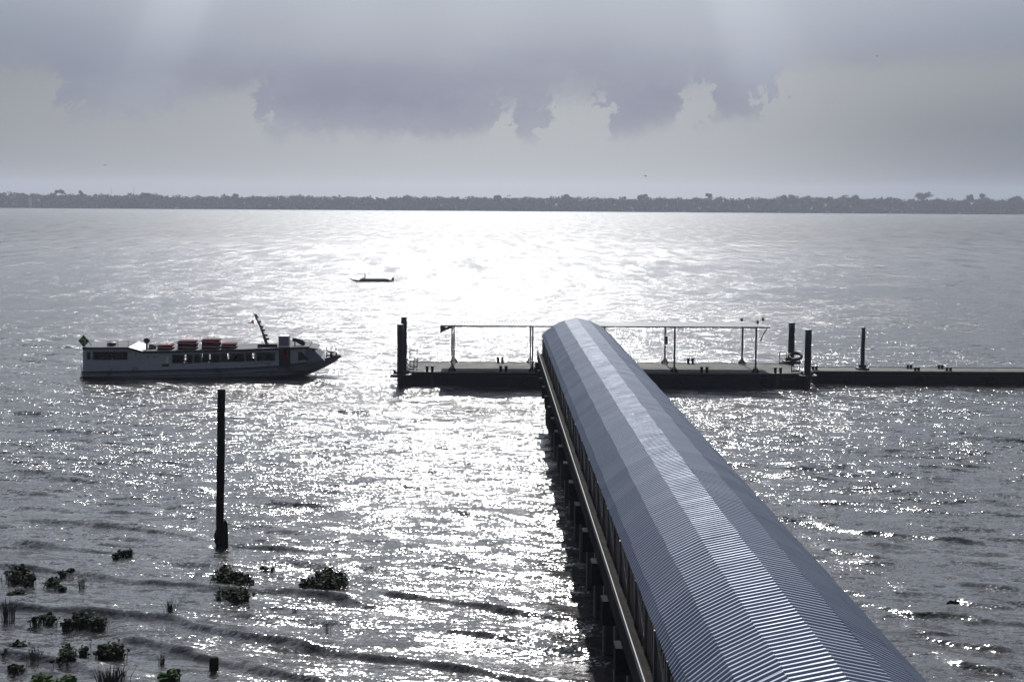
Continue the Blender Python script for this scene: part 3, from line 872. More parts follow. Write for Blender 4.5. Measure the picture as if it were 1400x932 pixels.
# ------------------------------------------------------------------ passenger ferry
def build_ferry():
    A = at(113, 517.3, 0); B = at(418, 516.4, 0)
    ax = (B-A); Lw = ax.length; rz = math.atan2(ax.y, ax.x)
    k = Lw/(418-113.0)
    print('ferry', A, 'len', k*358, 'k', k, 'yaw', math.degrees(rz))
    root = empty('passenger_ferry', (A.x, A.y, 0), 'long white river ferry with a row of open windows and red rafts on its roof', 'ferry', rz=rz)
    def wy(px): return 517.3 - (px-113)*(0.9/305)
    def P(px, py): return ((px-113)*k, (wy(px)-py)*k)
    W = 4.4
    # hull: lofted sections, near side at y=0, far side at y=W
    st = [(112,0),(118,0),(200,0),(280,0),(340,0),(380,.0),(405,.10),(425,.32),(443,.62),(456,.86),(465.5,.99)]
    sheer = [(112,508.6),(200,507),(280,504.8),(340,502.8),(380,500.3),(405,496.8),(425,494.2),(443,492.2),(456,490.3),(465.5,489)]
    keel = [(112,519.5),(200,524),(280,524),(380,523),(405,519.5),(425,513),(443,505.3),(456,498.5),(465.5,491.2)]
    def ip(tb, x): return float(np.interp(x, [a for a, b in tb], [b for a, b in tb]))
    secs = []
    for px, tap in st:
        x, zs = P(px, ip(sheer, px)); _, zk = P(px, ip(keel, px))
        hw = W/2*(1-tap*.94)
        zk = min(zk, zs-.10); zc = zk + (zs-zk)*.42
        secs.append([(x, -hw, zs), (x, -hw*.97, zs-.10), (x, -hw*.93, zc), (x, -hw*.45, zk+.02), (x, 0, zk), (x, hw*.45, zk+.02), (x, hw*.93, zc), (x, hw*.97, zs-.10), (x, hw, zs)])
    h = MB(); n = len(secs[0])
    for s_ in secs: h.v += [(a, b+W/2, c) for a, b, c in s_]
    for i in range(len(secs)-1):
        for j in range(n-1):
            h.f.append((i*n+j, (i+1)*n+j, (i+1)*n+j+1, i*n+j+1)); h.sm.append(False)
        h.f.append((i*n+n-1, (i+1)*n+n-1, (i+1)*n, i*n)); h.sm.append(False)
    h.f.append(tuple(range(n))); h.sm.append(False)
    h.f.append(tuple((len(secs)-1)*n+j for j in range(n-1, -1, -1))); h.sm.append(False)
    hull = h.build('hull', M['hull_grey'], root)
    # dark sheer stripe and a moulding lower down
    for (o0, o1, m_, nm, off) in ((1.0, -.4, 'stripe', 'sheer_stripe', .02), (-4.4, -5.2, 'white', 'spray_rail', .03)):
        for sgn in (-1, 1):
            q = MB(); pts = []
            for px in (112,160,200,240,280,310,340,360,380,393,405,415,425,434,443,450,456,461,465):
                if nm == 'spray_rail' and px > 410: break
                tap = ip([(a, b) for a, b in st], px)
                hwid = W/2*(1-tap*.94)
                x, z0 = P(px, ip(sheer, px)-o0); _, z1 = P(px, ip(sheer, px)-o1)
                pts.append((x, sgn*(hwid+off*(1 if nm == 'sheer_stripe' else .2))+W/2, z0, z1))
            for i in range(len(pts)-1):
                a, b = pts[i], pts[i+1]
                ti = -sgn*.05
                q.hexa([(a[0],a[1],a[3]),(b[0],b[1],b[3]),(b[0],b[1]+ti,b[3]),(a[0],a[1]+ti,a[3]),(a[0],a[1],a[2]),(b[0],b[1],b[2]),(b[0],b[1]+ti,b[2]),(a[0],a[1]+ti,a[2])])
            q.build(nm, M[m_], hull)
    # cabin walls with real openings
    top = [(114,475.6),(176,475.4),(195.5,481),(240,480.2),(330,478.2),(395,475.6),(418,474.4)]
    def wall(y, x0, x1, holes, name, slabs=True):
        q = MB(); xs = sorted({x0, x1} | {v for hh in holes for v in hh[:2]} | {a for a, b in top if x0 < a < x1})
        def hz(px, t, b): return P(px, t)[1], P(px, b)[1]
        def blk(a, b, ta, tb_, ba, bb):
            X0, X1 = P(a, 0)[0], P(b, 0)[0]
            q.hexa([(X0,y,ba),(X1,y,bb),(X1,y+.06,bb),(X0,y+.06,ba),(X0,y,ta),(X1,y,tb_),(X1,y+.06,tb_),(X0,y+.06,ta)])
        for a, b in zip(xs[:-1], xs[1:]):
            ta, tb_ = P(a, ip(top, a))[1], P(b, ip(top, b))[1]
            ba, bb = P(a, ip(sheer, a))[1]+.06, P(b, ip(sheer, b))[1]+.06
            hs = sorted([hh for hh in holes if hh[0] <= a+1e-6 and hh[1] >= b-1e-6], key=lambda hh: hh[2])
            ct, cb = ta, tb_
            for hh in hs:
                z0a = P(a, hh[2])[1]; z0b = P(b, hh[2] + (hh[4] if len(hh) > 4 else 0))[1]
                blk(a, b, ct, cb, z0a, z0b)
                ct = P(a, hh[3])[1]; cb = P(b, hh[3])[1]
            blk(a, b, ct, cb, ba, bb)
        return q.build(name, M['white'], root)
    def win(px, t=0): return (484.4 - (px-235)*(4.0/141), 496.4 - (px-235)*(4.3/141))
    holes = [(119.5,124,480.8,491), (127.5,174.5,480,491.3)]
    spans = [(235,263),(264.5,274),(275.5,300),(301,334),(335.5,348),(350.5,376)]
    for a, b in spans:
        t_, b_ = win((a+b)/2); holes.append((a, b, t_, b_))
    wl_ = wall(0.0, 114, 418, holes, 'cabin_side')
    far = [(241.5,243.6,483.0,490.8),(264.6,266.8,483,491),(276,278,482.6,490),(302.2,304,482,489.4),(337,340,480.4,488),(372.5,376,479.2,487)]
    dropz = 8.0
    wall(W-.06, 114, 418, [(a, b, c+7.6, d+8.4) for a, b, c, d in far], 'cabin_side')
    # window frames on the near side
    for (a, b, t_, b_) in holes:
        q = MB(); (x0, z1), (x1, z0) = P(a, t_), P(b, b_)
        for seg in (((x0,z1),(x1,z1)),((x0,z0),(x1,z0))): q.box(seg[0][0]-.03, seg[1][0]+.03, -.025, -.003, seg[0][1]-.025, seg[0][1]+.025)
        for xx in (x0, x1): q.box(xx-.025, xx+.025, -.025, -.003, z0+.026, z1-.026)
        q.build('window_frame', M['hull_grey'], wl_)
    # ends, floor, roofs
    q = MB(); X0 = P(114,0)[0]; q.box(X0, X0+.06, .062, W-.062, P(114,508)[1], P(114,475.6)[1]); q.build('stern_wall', M['white'], root)
    q = MB(); X1 = P(417.5,0)[0]
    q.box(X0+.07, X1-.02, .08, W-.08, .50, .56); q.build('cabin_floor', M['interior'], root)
    q = MB()
    for px in (178, 226, 380): q.box(P(px,0)[0], P(px,0)[0]+.05, .07, W-.07, .57, P(px, ip(top, px))[1]-.02)
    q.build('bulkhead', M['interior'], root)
    def roofslab(pts, th, name, m_, y0=-.12, y1=None):
        q = MB(); y1 = y1 if y1 is not None else W+.12
        up = [(P(a,0)[0], P(a,b)[1]+.003) for a, b in pts]
        q.prism(up + [(x, z+th) for x, z in up[::-1]], 'y', y0, y1)
        return q.build(name, M[m_], root)
    roofslab(top[:2], .10, 'aft_roof', 'roof_grey'); 
    s_ = roofslab([(176.3,475.2),(195.3,480.8)], .10, 'sloped_roof_panel', 'white')
    roofslab([(195.6,480.8)]+top[3:]+[(423,474.3)], .12, 'main_roof', 'roof_grey')
    q = MB(); up = top[:2]+top[2:]+[(423,474.3)]
    for a, b in zip(up[:-1], up[1:]):
        (xa, za), (xb, zb) = P(*a), P(*b)
        q.hexa([(xa,-.15,za-.06),(xb,-.15,zb-.06),(xb,-.122,zb-.06),(xa,-.122,za-.06),(xa,-.15,za+.05),(xb,-.15,zb+.05),(xb,-.122,zb+.05),(xa,-.122,za+.05)])
    q.build('roof_edge_stripe', M['stripe'], root)
    # roof furniture
    z_m = lambda px: P(px, ip(top, px))[1]+.13
    q = MB(); q.tube([(P(px,0)[0], .5, P(px, ip(top,px))[1]+.55-.0*px) for px in (144,150,160,176)], .025, 6)
    for px in (146,160,174): q.tube([(P(px,0)[0], .5, z_m(px)-.03), (P(px,0)[0], .5, z_m(px)+.42)], .02, 6)
    q.build('aft_rail', M['black'], root)
    q = MB(); q.lathe([(.02,0),(.34,.03),(.42,.12),(.36,.24),(.15,.32),(.02,.33)], (P(150,0)[0], 1.0, z_m(150)), 14); q.build('roof_hatch', M['black'], root)
    vx = P(196.5,0)[0]
    q = MB(); q.tube([(vx,1.5,z_m(198)-.05),(vx,1.5,z_m(198)+.55)], .10, 10); q.build('vent_stem', M['roof_grey'], root)
    q = MB(); q.lathe([(.03,-.26),(.18,-.2),(.26,-.06),(.26,.08),(.17,.21),(.02,.26)], (vx, 1.5, z_m(198)+.74), 16); q.build('round_vent', M['black'], root)
    q = MB(); bx = P(203,0)[0]; q.box(bx-.22, bx+.22, 1.2, 1.7, z_m(203)-.02, z_m(203)+.42); q.build('roof_box', M['roof_grey'], root)
    q = MB(); q.tube([(P(208,0)[0],1.4,z_m(208)),(P(208,0)[0],1.4,z_m(208)+.22),(P(213,0)[0],1.4,z_m(213)+.34),(P(216,0)[0],1.4,z_m(216)+.05)], .10, 8); q.build('coiled_hose', M['black'], root)
    # mast, raked aft
    (mx, mz), (tx_, tz) = P(362.5, 468), P(343.5, 428.5)
    q = MB(); q.tube([(mx,W/2,mz-.5),(tx_+.5*(mx-tx_),W/2,tz+.5*(mz-tz)),(tx_,W/2,tz)], [.16,.10,.05], 8)
    mast = q.build('mast', M['roof_grey'], root)
    q = MB()
    for f in (.15,.32,.5,.62,.8,.93):
        x, z = tx_+(mx-tx_)*f, tz+(mz-tz)*f; q.box(x-.02, x+.24, W/2-.14, W/2+.14, z-.07, z+.09)
    q.tube([(tx_,W/2-.4,tz-.25),(tx_,W/2+.4,tz-.25)], .03, 6); q.box(tx_+.10, tx_+.30, W/2-.1, W/2+.1, tz-.45, tz-.12)
    q.build('mast_light', M['black'], mast)
    q = MB(); (a0, a1) = P(343, 438.6); (b0, b1) = P(344, 444); (c0, c1) = P(336.5, 442.5)
    for i in range(4):
        f0, f1 = i/4, (i+1)/4
        def e(f, p): return (p[0]+(c0-p[0])*f, W/2-.12+.12*math.sin(f*5), p[1]+(c1-p[1])*f)
        q.quad(e(f0,(a0,a1)), e(f1,(a0,a1)), e(f1,(b0,b1)), e(f0,(b0,b1)))
    q.build('pennant', M['redflag'], mast)
    # door housing through the roof, and the recessed doorway
    (x0, z1), (x1, z0) = P(381, 458), P(395.3, 471.5)
    q = MB(); q.prism([(x0,z0-.35),(x1,z0-.35),(x1,z1-.05),(x1-.06,z1),(x0+.06,z1),(x0,z1-.05)], 'y', -.10, 1.5); q.build('stair_housing', M['hull_grey'], root)
    q = MB(); q.box(x0-.03, x1+.03, -.20, -.103, z0-.12, z0+.0); q.build('door_canopy', M['cream'], root)
    (x0, z1), (x1, z0) = P(381.3, 472.2), P(396.8, 502.2)
    q = MB(); q.prism([(x0,z0+.12),(x0+.12,z0),(x1-.12,z0),(x1,z0+.12),(x1,z1),(x0,z1)], 'y', -.092, -.065)
    door = q.build('boarding_door', M['black'], root)
    q = MB(); q.tube([(x0-.02,-.11,z0+.14),(x0+.10,-.12,z0-.06),(x1-.08,-.12,z0-.06),(x1+.03,-.11,z0+.06),(x1+.06,-.11,z0+.45)], .03, 6); q.build('door_step', M['roof_grey'], door)
    (x0, z1), (x1, z0) = P(386, 475.5), P(395, 488)
    q = MB(); q.box(x0, x1, -.106, -.094, z0, z1); panel = q.build('red_panel', M['red_dark'], door)
    q = MB()
    q.box(x0+.02, x0+.08, -.118, -.108, z0+.02, z1-.02); q.box(x1-.12, x1-.06, -.118, -.108, z0+.02, z1-.02); q.box(x0+.083, x1-.123, -.118, -.108, z0+.16, z0+.22); q.box(x0+.083, x1-.123, -.118, -.108, z0+.02, z0+.06)
    q.build('pale_outline', M['redflag'], panel)
    # wheelhouse front
    q = MB(); pr = [P(418.2,474.6), P(424,475), P(441,489.5), P(444,493), P(418.2,496)]
    pr = [(x, z) for x, z in pr]
    q.prism(pr, 'y', .18, W-.18); wh = q.build('wheelhouse', M['hull_grey'], root)
    q = MB(); pr = [P(407.8,480.2), P(413,480.6), P(423.2,490.6), P(407.8,491.8)]; q.prism(pr, 'y', -.02, -.002); q.build('side_window', M['glass'], root)
    q = MB(); (xa, za), (xb, zb) = P(425.6,475.6), P(439.5,487.6)
    nx, nz = (za-zb), (xb-xa); l = math.hypot(nx, nz); nx, nz = nx/l*.02, nz/l*.02
    for i in range(3):
        y0, y1 = .32+i*1.27, .32+i*1.27+1.2
        q.quad((xa+nx,y0,za+nz),(xb+nx,y0,zb+nz),(xb+nx,y1,zb+nz),(xa+nx,y1,za+nz))
    q.build('windscreen', M['glass'], wh)
    q = MB(); (xa, za), (xb, zb) = P(418,474.2), P(434.5,476.8); q.hexa([(xa,-.05,za),(xb,.3,zb),(xb,W-.3,zb),(xa,W+.05,za),(xa,-.05,za+.06),(xb,.3,zb+.05),(xb,W-.3,zb+.05),(xa,W+.05,za+.06)]); q.build('visor', M['roof_grey'], wh)
    # searchlight and clutter on the wheelhouse roof
    (xa, za) = P(402, 473.8)
    q = MB(); q.tube([(xa,1.2,za),(xa,1.2,za+.45)], .05, 8); q.lathe([(.05,0),(.2,.05),(.22,.3),(.1,.38)], (xa,1.2,za+.35), 10); q.build('searchlight', M['dark_steel'], root)
    (xa, za) = P(407.5, 473.6)
    q = MB(); q.tube([(xa-.35,1.1,za+.62),(xa-.1,1.1,za+.5),(xa+.25,1.1,za+.32),(xa+.5,1.1,za+.12)], [.06,.20,.24,.14], 9); q.build('rolled_cover', M['black'], root)
    # bow fittings
    q = MB(); (xa, za), (xb, zb) = P(445.5,491.5), P(458.5,489.6)
    top_ = P(446,477)[1]
    for y in (W/2-.55, W/2+.55):
        q.tube([(xa,y,za-.02),(xa,y,top_),], .03, 6); q.tube([(xb,y,zb-.02),(xb+.0,y,top_-.45)], .03, 6); q.tube([(xa,y,top_-.35),(xb,y,top_-.6)], .025, 6)
    q.build('bow_rail', M['dark_steel'], root)
    q = MB(); q.lathe([(.12,0),(.12,.12),(.34,.14),(.34,.22),(.14,.24),(.14,.46),(.32,.48),(.32,.56),(.1,.58)], ((xa+xb)/2, W/2, za-.02), 12); q.build('anchor_windlass', M['dark_steel'], root)
    q = MB(); q.tube([((xa+xb)/2-.1,W/2-.5,za),((xa+xb)/2+.1,W/2-.4,za+.95)], .03, 6); q.tube([((xa+xb)/2+.5,W/2+.3,za),((xa+xb)/2+.35,W/2+.3,za+.85)], .03, 6); q.build('mooring_staff', M['roof_grey'], root)
    # lettering worn to dark strokes along the side and the roof edge
    rl = random.Random(5)
    q = MB()
    px = 340.0
    while px < 372:
        w_ = rl.uniform(.5, 1.2); (xa, za) = P(px, 497.6-(px-340)*.05); (xb, zb) = P(px+w_, 495.9-(px-340)*.05)
        if rl.random() < .85: q.box(xa, xb, -.012, -.002, za, zb+rl.uniform(-.03,.02))
        px += w_+.45
    for px in (202, 211):
        (xa, za), (xb, zb) = P(px-1.7, 489), P(px+1.7, 486); q.box(xa, xb, -.012, -.002, za+.04, zb-.05); q.box(xa+.05, xb-.05, -.012, -.002, zb-.047, zb)
    q.build('worn_lettering', M['hull_grey'], wl_)
    q = MB(); px = 355.0
    while px < 378:
        w_ = rl.uniform(.6,1.3); (xa, za) = P(px, 474.2-(px-355)*.06); (xb, zb) = P(px+w_, 471.4-(px-355)*.06)
        q.box(xa, xb, -.135, -.123, za+.06, zb+.05); px += w_+.4
    q2 = MB(); (xa, za), (xb, zb) = P(352,474.8), P(379.5,470.2); q2.box(xa, xb, -.118, -.08, za+.04, zb+.07); nb_ = q2.build('name_board', M['roof_grey'], root)
    q.build('worn_lettering', M['stripe'], nb_)
    # dark oval badge low on the side, vent panel
    q = MB(); (xa, za), (xb, zb) = P(226.5,487.5), P(230,496.5); q.box(xa, xb, -.02, -.003, za-.0, za+.01); q.box(xa, xb, -.03, -.003, zb, za-.003); q.build('side_step', M['cream'], root)
    q = MB(); (xa, za), (xb, zb) = P(221,500.5), P(230.5,497); q.box(xa, xb, -.03, -.003, za, zb); q.build('scupper', M['dark_steel'], root)
    # stern: flag, ladder
    (fx, fz), (gx, gz) = P(123.5, 470.5), P(113, 458)
    q = MB(); q.tube([(fx,.7,fz-.15),(gx,.7,gz)], .03, 6); pole = q.build('flag_pole', M['dark_steel'], root)
    def flagpt(u, v, lift=0):      # u along the hoist pole (0 top), v out along the fly
        x = gx + (fx-gx)*u*.70 + v*(-.42) ; z = gz + (fz-gz)*u*.70 - v*.50 
        return (x, .66+.10*math.sin(v*4.5+u)+lift, z)
    def flag(u0, u1, v0, v1, m_, nm, par, lift, shape=None):
        q = MB(); nn = 6
        if shape is None:
            for i in range(nn):
                for j in range(nn):
                    a, b = u0+(u1-u0)*i/nn, u0+(u1-u0)*(i+1)/nn; c, d = v0+(v1-v0)*j/nn, v0+(v1-v0)*(j+1)/nn
                    q.quad(flagpt(a,c,lift), flagpt(a,d,lift), flagpt(b,d,lift), flagpt(b,c,lift))
        else:
            for i in range(len(shape)):
                j = (i+1) % len(shape)
                q.poly([flagpt(*shape[i],lift), flagpt(*shape[j],lift), flagpt((u0+u1)/2,(v0+v1)/2,lift)])
        return q.build(nm, M[m_], par)
    fl = flag(0, 1, 0, 1.0, 'green', 'flag', pole, 0)
    for sg in (-1, 1):
        flag(0, 1, 0, 1, 'yellow', 'yellow_lozenge', fl, sg*.012, [(.1,.5),(.5,.9),(.9,.5),(.5,.1)])
        flag(0, 1, 0, 1, 'blue', 'blue_disc', fl, sg*.02, [(.5+.22*math.cos(a), .5+.17*math.sin(a)) for a in [i*PI/6 for i in range(12)]])
    q = MB()
    for y in (.5, 1.0): q.tube([(P(110.5,0)[0],y,P(110.5,501)[1]),(P(109.3,0)[0],y,P(109,517)[1])], .025, 6)
    for z in (502,505,508,511,514): q.tube([(P(110,0)[0],.5,P(110,z)[1]),(P(110,0)[0],1.0,P(110,z)[1])], .02, 6)
    q.tube([(P(110.5,0)[0],.75,P(110.5,501.5)[1]),(P(114,0)[0],.75,P(114,501.5)[1])], .02, 6)
    q.build('stern_ladder', M['galv'], root)
    q = MB(); q.box(P(108.6,0)[0], P(112,0)[0], .2, W-.2, P(110,517.4)[1], P(110,515.2)[1]); q.build('stern_platform', M['hull_black'], root)
    # seats inside (backs seen through the windows)
    for i in range(9):
        px = 240+i*15; x = P(px,0)[0]
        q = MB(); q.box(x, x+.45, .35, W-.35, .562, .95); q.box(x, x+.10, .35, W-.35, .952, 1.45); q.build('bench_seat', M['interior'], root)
    def world(px, y, z):
        return root.matrix_basis @ Vector((P(px,0)[0], y, z))
    root.matrix_basis  # evaluated from loc/rot
    mw = Matrix.Translation(root.location) @ Matrix.Rotation(rz, 4, 'Z')
    # red life rafts lying on the roof
    def raft(pa, pb, n, m_, label, hgt):
        (x0, z0), (x1, _) = P(pa, 0), P(pb, 0)
        px = (pa+pb)/2; zb = P(px, ip(top, px))[1]+.135
        c = mw @ Vector(((x0+x1)/2, 1.15, zb))
        r_ = empty('life_raft', c, label, 'life raft', 'red life rafts on the ferry roof', rz)
        w2 = (x1-x0)/2
        for i in range(n):
            q = MB(); z = i*hgt
            pts = []; rad = .11
            prof = [(-w2, -.55), (-w2+.12, -.75), (w2-.12, -.75), (w2, -.55), (w2, .55), (w2-.12, .75), (-w2+.12, .75), (-w2, .55)]
            q.prism(prof, 'z', z+.012, z+hgt-.05)
            inn = [(a*.93, b*.93) for a, b in prof]
            q.prism(inn, 'z', z+hgt-.048, z+hgt-.004)
            q.build('raft_body', M[m_], r_)
            l_ = MB()
            l_.tube([(a*1.012, b*1.012, z+hgt*.5+.03*math.sin(i2*2.1)) for i2, (a, b) in enumerate(prof+prof[:1])], .022, 5, cap=False)
            l_.build('grab_line', M['cream'], r_)
    raft(213.5,234,1,'red','low red life raft, aftmost on the ferry roof beside the hose',.40)
    raft(241,267,2,'red_dark','tall red pair of stacked life rafts behind the low aft one',.36)
    raft(274,299,2,'red','tall red pair of stacked life rafts nearest the mast',.40)
    raft(301,321.5,1,'red','low red life raft with a pale edge, foremost on the ferry roof',.42)
    # passengers behind the aft window
    for px, y, r_, lab, sh in ((141,.75,rz+PI/2,'seated passenger in a dull red shirt at the aft ferry window','shirt_red'),
                              (151,1.0,rz+PI/2,'seated passenger in a pale shirt in the middle of the aft ferry window','shirt_pale'),
                              (168,.8,rz+PI/2,'seated passenger in a dark shirt at the front of the aft ferry window','shirt_dark')):
        q = mw @ Vector((P(px,0)[0], y, 1.12))
        person(q, r_, lab, M[sh], M['shirt_dark'], group='passengers in the ferry')
    q = MB(); q.box(P(128,0)[0], P(174,0)[0], .35, W-.4, .562, 1.12); q.build('aft_bench', M['interior'], root)
build_ferry()

# ------------------------------------------------------------------ small canoe far out
def build_canoe():
    A = at(477.5, 381.5, 0); D = at(508, 384.8, 0)
    Y = D.y; k = Y/F
    x0 = aty(477.5,384,Y).x; x1 = aty(537.5,384,Y).x; L = x1-x0
    root = empty('motor_canoe', (x0, Y, 0), 'slim dark wooden canoe crossing the glitter far out', 'canoe')
    m = MB(); n = 7; stn = [(0,.02,.72,.66),(.05,.18,.50,.30),(.12,.34,.33,.05),(.25,.52,.24,-.15),(.5,.6,.22,-.2),(.75,.56,.22,-.2),(.92,.42,.26,-.05),(1,.22,.38,.1)]
    for u, hw, zs, zk in stn:
        x = u*L
        m.v += [(x,-hw,zs),(x,-hw*.85,(zs+zk)/2),(x,-hw*.4,zk),(x,0,zk-.03),(x,hw*.4,zk),(x,hw*.85,(zs+zk)/2),(x,hw,zs)]
    for i in range(len(stn)-1):
        for j in range(n-1):
            m.f.append((i*n+j,(i+1)*n+j,(i+1)*n+j+1,i*n+j+1)); m.sm.append(True)
        m.f.append((i*n+n-1,(i+1)*n+n-1,(i+1)*n,i*n)); m.sm.append(False)
    m.f.append(tuple(range(n))); m.sm.append(False); e = (len(stn)-1)*n; m.f.append(tuple(e+j for j in range(n-1,-1,-1))); m.sm.append(False)
    m.build('hull', M['dark_wood'], root)
    c = MB(); xs = [L*(.24+.68*i/8) for i in range(9)]
    for i in range(8):
        za = .60 if 0 < i else .5; zb = .60 if i < 7 else .45
        c.hexa([(xs[i],-.60,.23),(xs[i+1]-.02,-.60,.23),(xs[i+1]-.02,.60,.23),(xs[i],.60,.23),(xs[i],-.45,za),(xs[i+1]-.02,-.45,zb),(xs[i+1]-.02,.45,zb),(xs[i],.45,za)])
    c.build('cargo_cover', M['grey_steel'], root)
    t_ = MB(); t_.box(L*.97, L*1.02, -.15, .15, .1, .75); t_.build('outboard_motor', M['black'], root)
    person((x0+L*.36, Y, .62), PI*-.5, 'boatman in dark clothes sitting up in the far canoe', M['shirt_dark'], M['shirt_dark'], arm='fwd')
build_canoe()

# ------------------------------------------------------------------ old posts in the shallows
def old_post():
    P = at(300.5, 744, 0); T = aty(302.8, 532, P.y)
    root = empty('timber_post', (P.x, P.y, 0), 'tall lone dark timber post standing in the shallows', 'post')
    m = MB(); rp = random.Random(1); nn = 22; r0 = 5.4*P.y/F
    pts = []; rs = []
    for i in range(nn+1):
        f = i/nn; z = -2 + (T.z+2)*f
        pts.append(((T.x-P.x)*max(z,0)/T.z + rp.uniform(-.012,.012), rp.uniform(-.012,.012), z)); rs.append(r0*(1.05-.06*f)*rp.uniform(.96,1.04))
    m.tube(pts, rs, 12); m.build('shaft', M['dark_wood'], root)
    m = MB(); m.tube([(-.03,-.01,.05),(-.10,-.03,.2),(-.13,.03,.45),(-.09,.0,.75)], [.16,.15,.11,.04], 8); m.build('splintered_foot', M['dark_wood'], root)
    Q = at(308, 745, 0); h = aty(308.3, 709, Q.y).z
    r2 = empty('broken_stake', (Q.x, Q.y-.05, 0), 'short pointed broken stake leaning beside the tall timber post', 'stake')
    m = MB(); m.tube([(0,0,-1.5),(0,0,.2),(.01,0,h*.6),(.03,0,h*.85),(.0,0,h)], [.14,.14,.13,.085,.012], 8); m.build('shaft', M['dark_wood'], r2)
    Q = at(292.5, 914, 0); h = aty(292.5, 897.5, Q.y).z
    r3 = empty('post_stump', (Q.x, Q.y, 0), 'short round wooden stump barely above water in front of the weeds', 'stump')
    m = MB(); m.tube([(0,0,-1.5),(0,0,.1),(.01,.0,h*.8),(.01,0,h-.02),(.01,0,h)], [.15,.15,.145,.135,.09], 10); m.build('shaft', M['dark_wood'], r3)
    Q = at(1303, 826, 0)
    m = MB(); m.tube([(-.25,0,.02),(-.1,.02,.10),(.08,-.02,.07),(.25,.03,.05)], [.03,.07,.06,.03], 7); m.tube([(.05,0,.05),(.12,0,.20)], [.05,.03], 6)
    o = m.build('driftwood', M['dark_wood']); o.location = (Q.x, Q.y, 0); tag(o, 'small dark piece of driftwood afloat right of the pier', 'driftwood')
old_post()

# ------------------------------------------------------------------ water plants
def hyacinth(px, py, wpx, hpx, dens, label, bright=False, grp='floating leafy weed clumps in the shallows'):
    P = at(px, py, 0); k = P.y/F
    w = wpx*k/2; dep = at(px, py-hpx*.55, 0).y - P.y; dep = max(dep, .3)
    hmax = min(max(hpx*k*.55, .11), .45)
    root = empty('water_hyacinth', (P.x, P.y+dep*.5, 0), label, 'water plant', grp)
    lv = MB(); stk = MB(); rp = random.Random(int(px*7+py))
    n = int(dens*(w*2)*(dep)*2.1)+14
    cl = [(rp.uniform(-.85,.85), rp.uniform(-.8,.8), rp.uniform(.16,.46)) for _ in range(max(4, int(wpx/6)))]
    for i in range(n):
        c = rp.choice(cl)
        a = rp.uniform(0, 2*PI); rr = c[2]*math.sqrt(rp.random())
        x, y = (c[0]+rr*math.cos(a))*w, (c[1]+rr*math.sin(a))*dep*.55
        if rp.random() < .10: x += rp.uniform(-.35,.35)*w; y += rp.uniform(-.4,.4)*dep
        if abs(x) > w*1.25: continue
        hh = hmax*(1-.7*(rr/c[2])**2)*rp.uniform(.35,1.0) + .04
        lx, ly = x+rp.uniform(-.08,.08), y+rp.uniform(-.08,.08)
        stk.tube([(x,y,-.1),((x+lx)/2+.01,(y+ly)/2,hh*.5),(lx,ly,hh)], [.012,.012,.007], 4, cap=False)
        r = rp.uniform(.05,.10)
        nrm = Vector((rp.uniform(-.9,.9), rp.uniform(-1.0,.6), rp.uniform(.25,1))).normalized()
        q = nrm.to_track_quat('Z', 'Y'); c0 = Vector((lx,ly,hh))
        ring = []
        for j in range(8):
            t = 2*PI*j/8; rad = r*(1 if j not in (4,) else .8)
            ring.append(c0 + q @ Vector((rad*math.cos(t), rad*.85*math.sin(t), .015*math.cos(2*t))))
        for j in range(0, 8):
            pass
        lv.poly(ring[:5]+[], True); lv.poly([ring[4],ring[5],ring[6],ring[7],ring[0]], True)
    lv.build('leaves', M['leaf_bright' if bright else 'leaf'], root, fix=False)
    stk.build('stalks', M['stalk'], root, fix=False)

def reeds(px, py, wpx, hpx, n, label):
    P = at(px, py, 0); k = P.y/F
    root = empty('reed_tuft', (P.x, P.y, 0), label, 'reeds', 'thin reed tufts in the shallows')
    m = MB(); rp = random.Random(int(px*3+py)); w = wpx*k/2; h = hpx*k
    for i in range(n):
        x = rp.gauss(0, .33)*w; y = rp.gauss(0, .33)*w
        hh = h*rp.uniform(.5,1.05); lean = x/w*.3*h + rp.uniform(-.12,.12)*h; ly = rp.uniform(-.15,.15)*h
        m.tube([(x,y,-.15),(x+lean*.25,y+ly*.3,hh*.5),(x+lean,y+ly,hh)], [.011,.009,.003], 4, cap=False)
    m.build('blades', M['reed'], root, fix=False)

for a in (
 (165,765,28,14,60,'small dark leafy clump farthest out, alone left of the timber post'),
 (20,799,48,28,60,'big dark leafy clump at the left photo edge, just behind a wave'),
 (88,787,24,10,50,'small leafy clump just right of the big one at the left edge'),
 (64,800,34,10,34,'thin straggling leafy strip right of the big left edge clump'),
 (88,809,32,8,40,'flat narrow leafy strip beside short reeds on the left'),
 (14,818,30,10,36,'low leafy patch at the left edge above a reed tuft'),
 (60,855,38,16,46,'left end of the long leafy raft, greener and lower'),
 (112,861,62,24,60,'right part of the long leafy raft, dense and dark'),
 (12,898,27,22,70,'round leafy clump at the left edge below the long raft'),
 (90,914,46,36,80,'tallest dark leafy clump near the bottom left corner'),
 (142,903,48,30,66,'rounded leafy clump right of the tallest dark one'),
 (19,920,26,14,56,'small low leafy clump at the lower left edge'),
 (317,804,58,32,60,'dark leafy clump straight below the timber post, behind the wave'),
 (318,824,50,22,60,'leafy clump in front of the wave, joined below the post clump'),
 (433,810,66,38,62,'big dark leafy clump standing apart in the sun glitter'),
 (364,781,20,6,18,'a few scattered leaves between the two glitter clumps'),
 (220,938,32,24,66,'bright green leafy clump cut by the bottom edge'),
 (68,940,58,20,70,'wide bright green leafy patch along the bottom edge'),
): hyacinth(*a, bright=a[1] > 930)
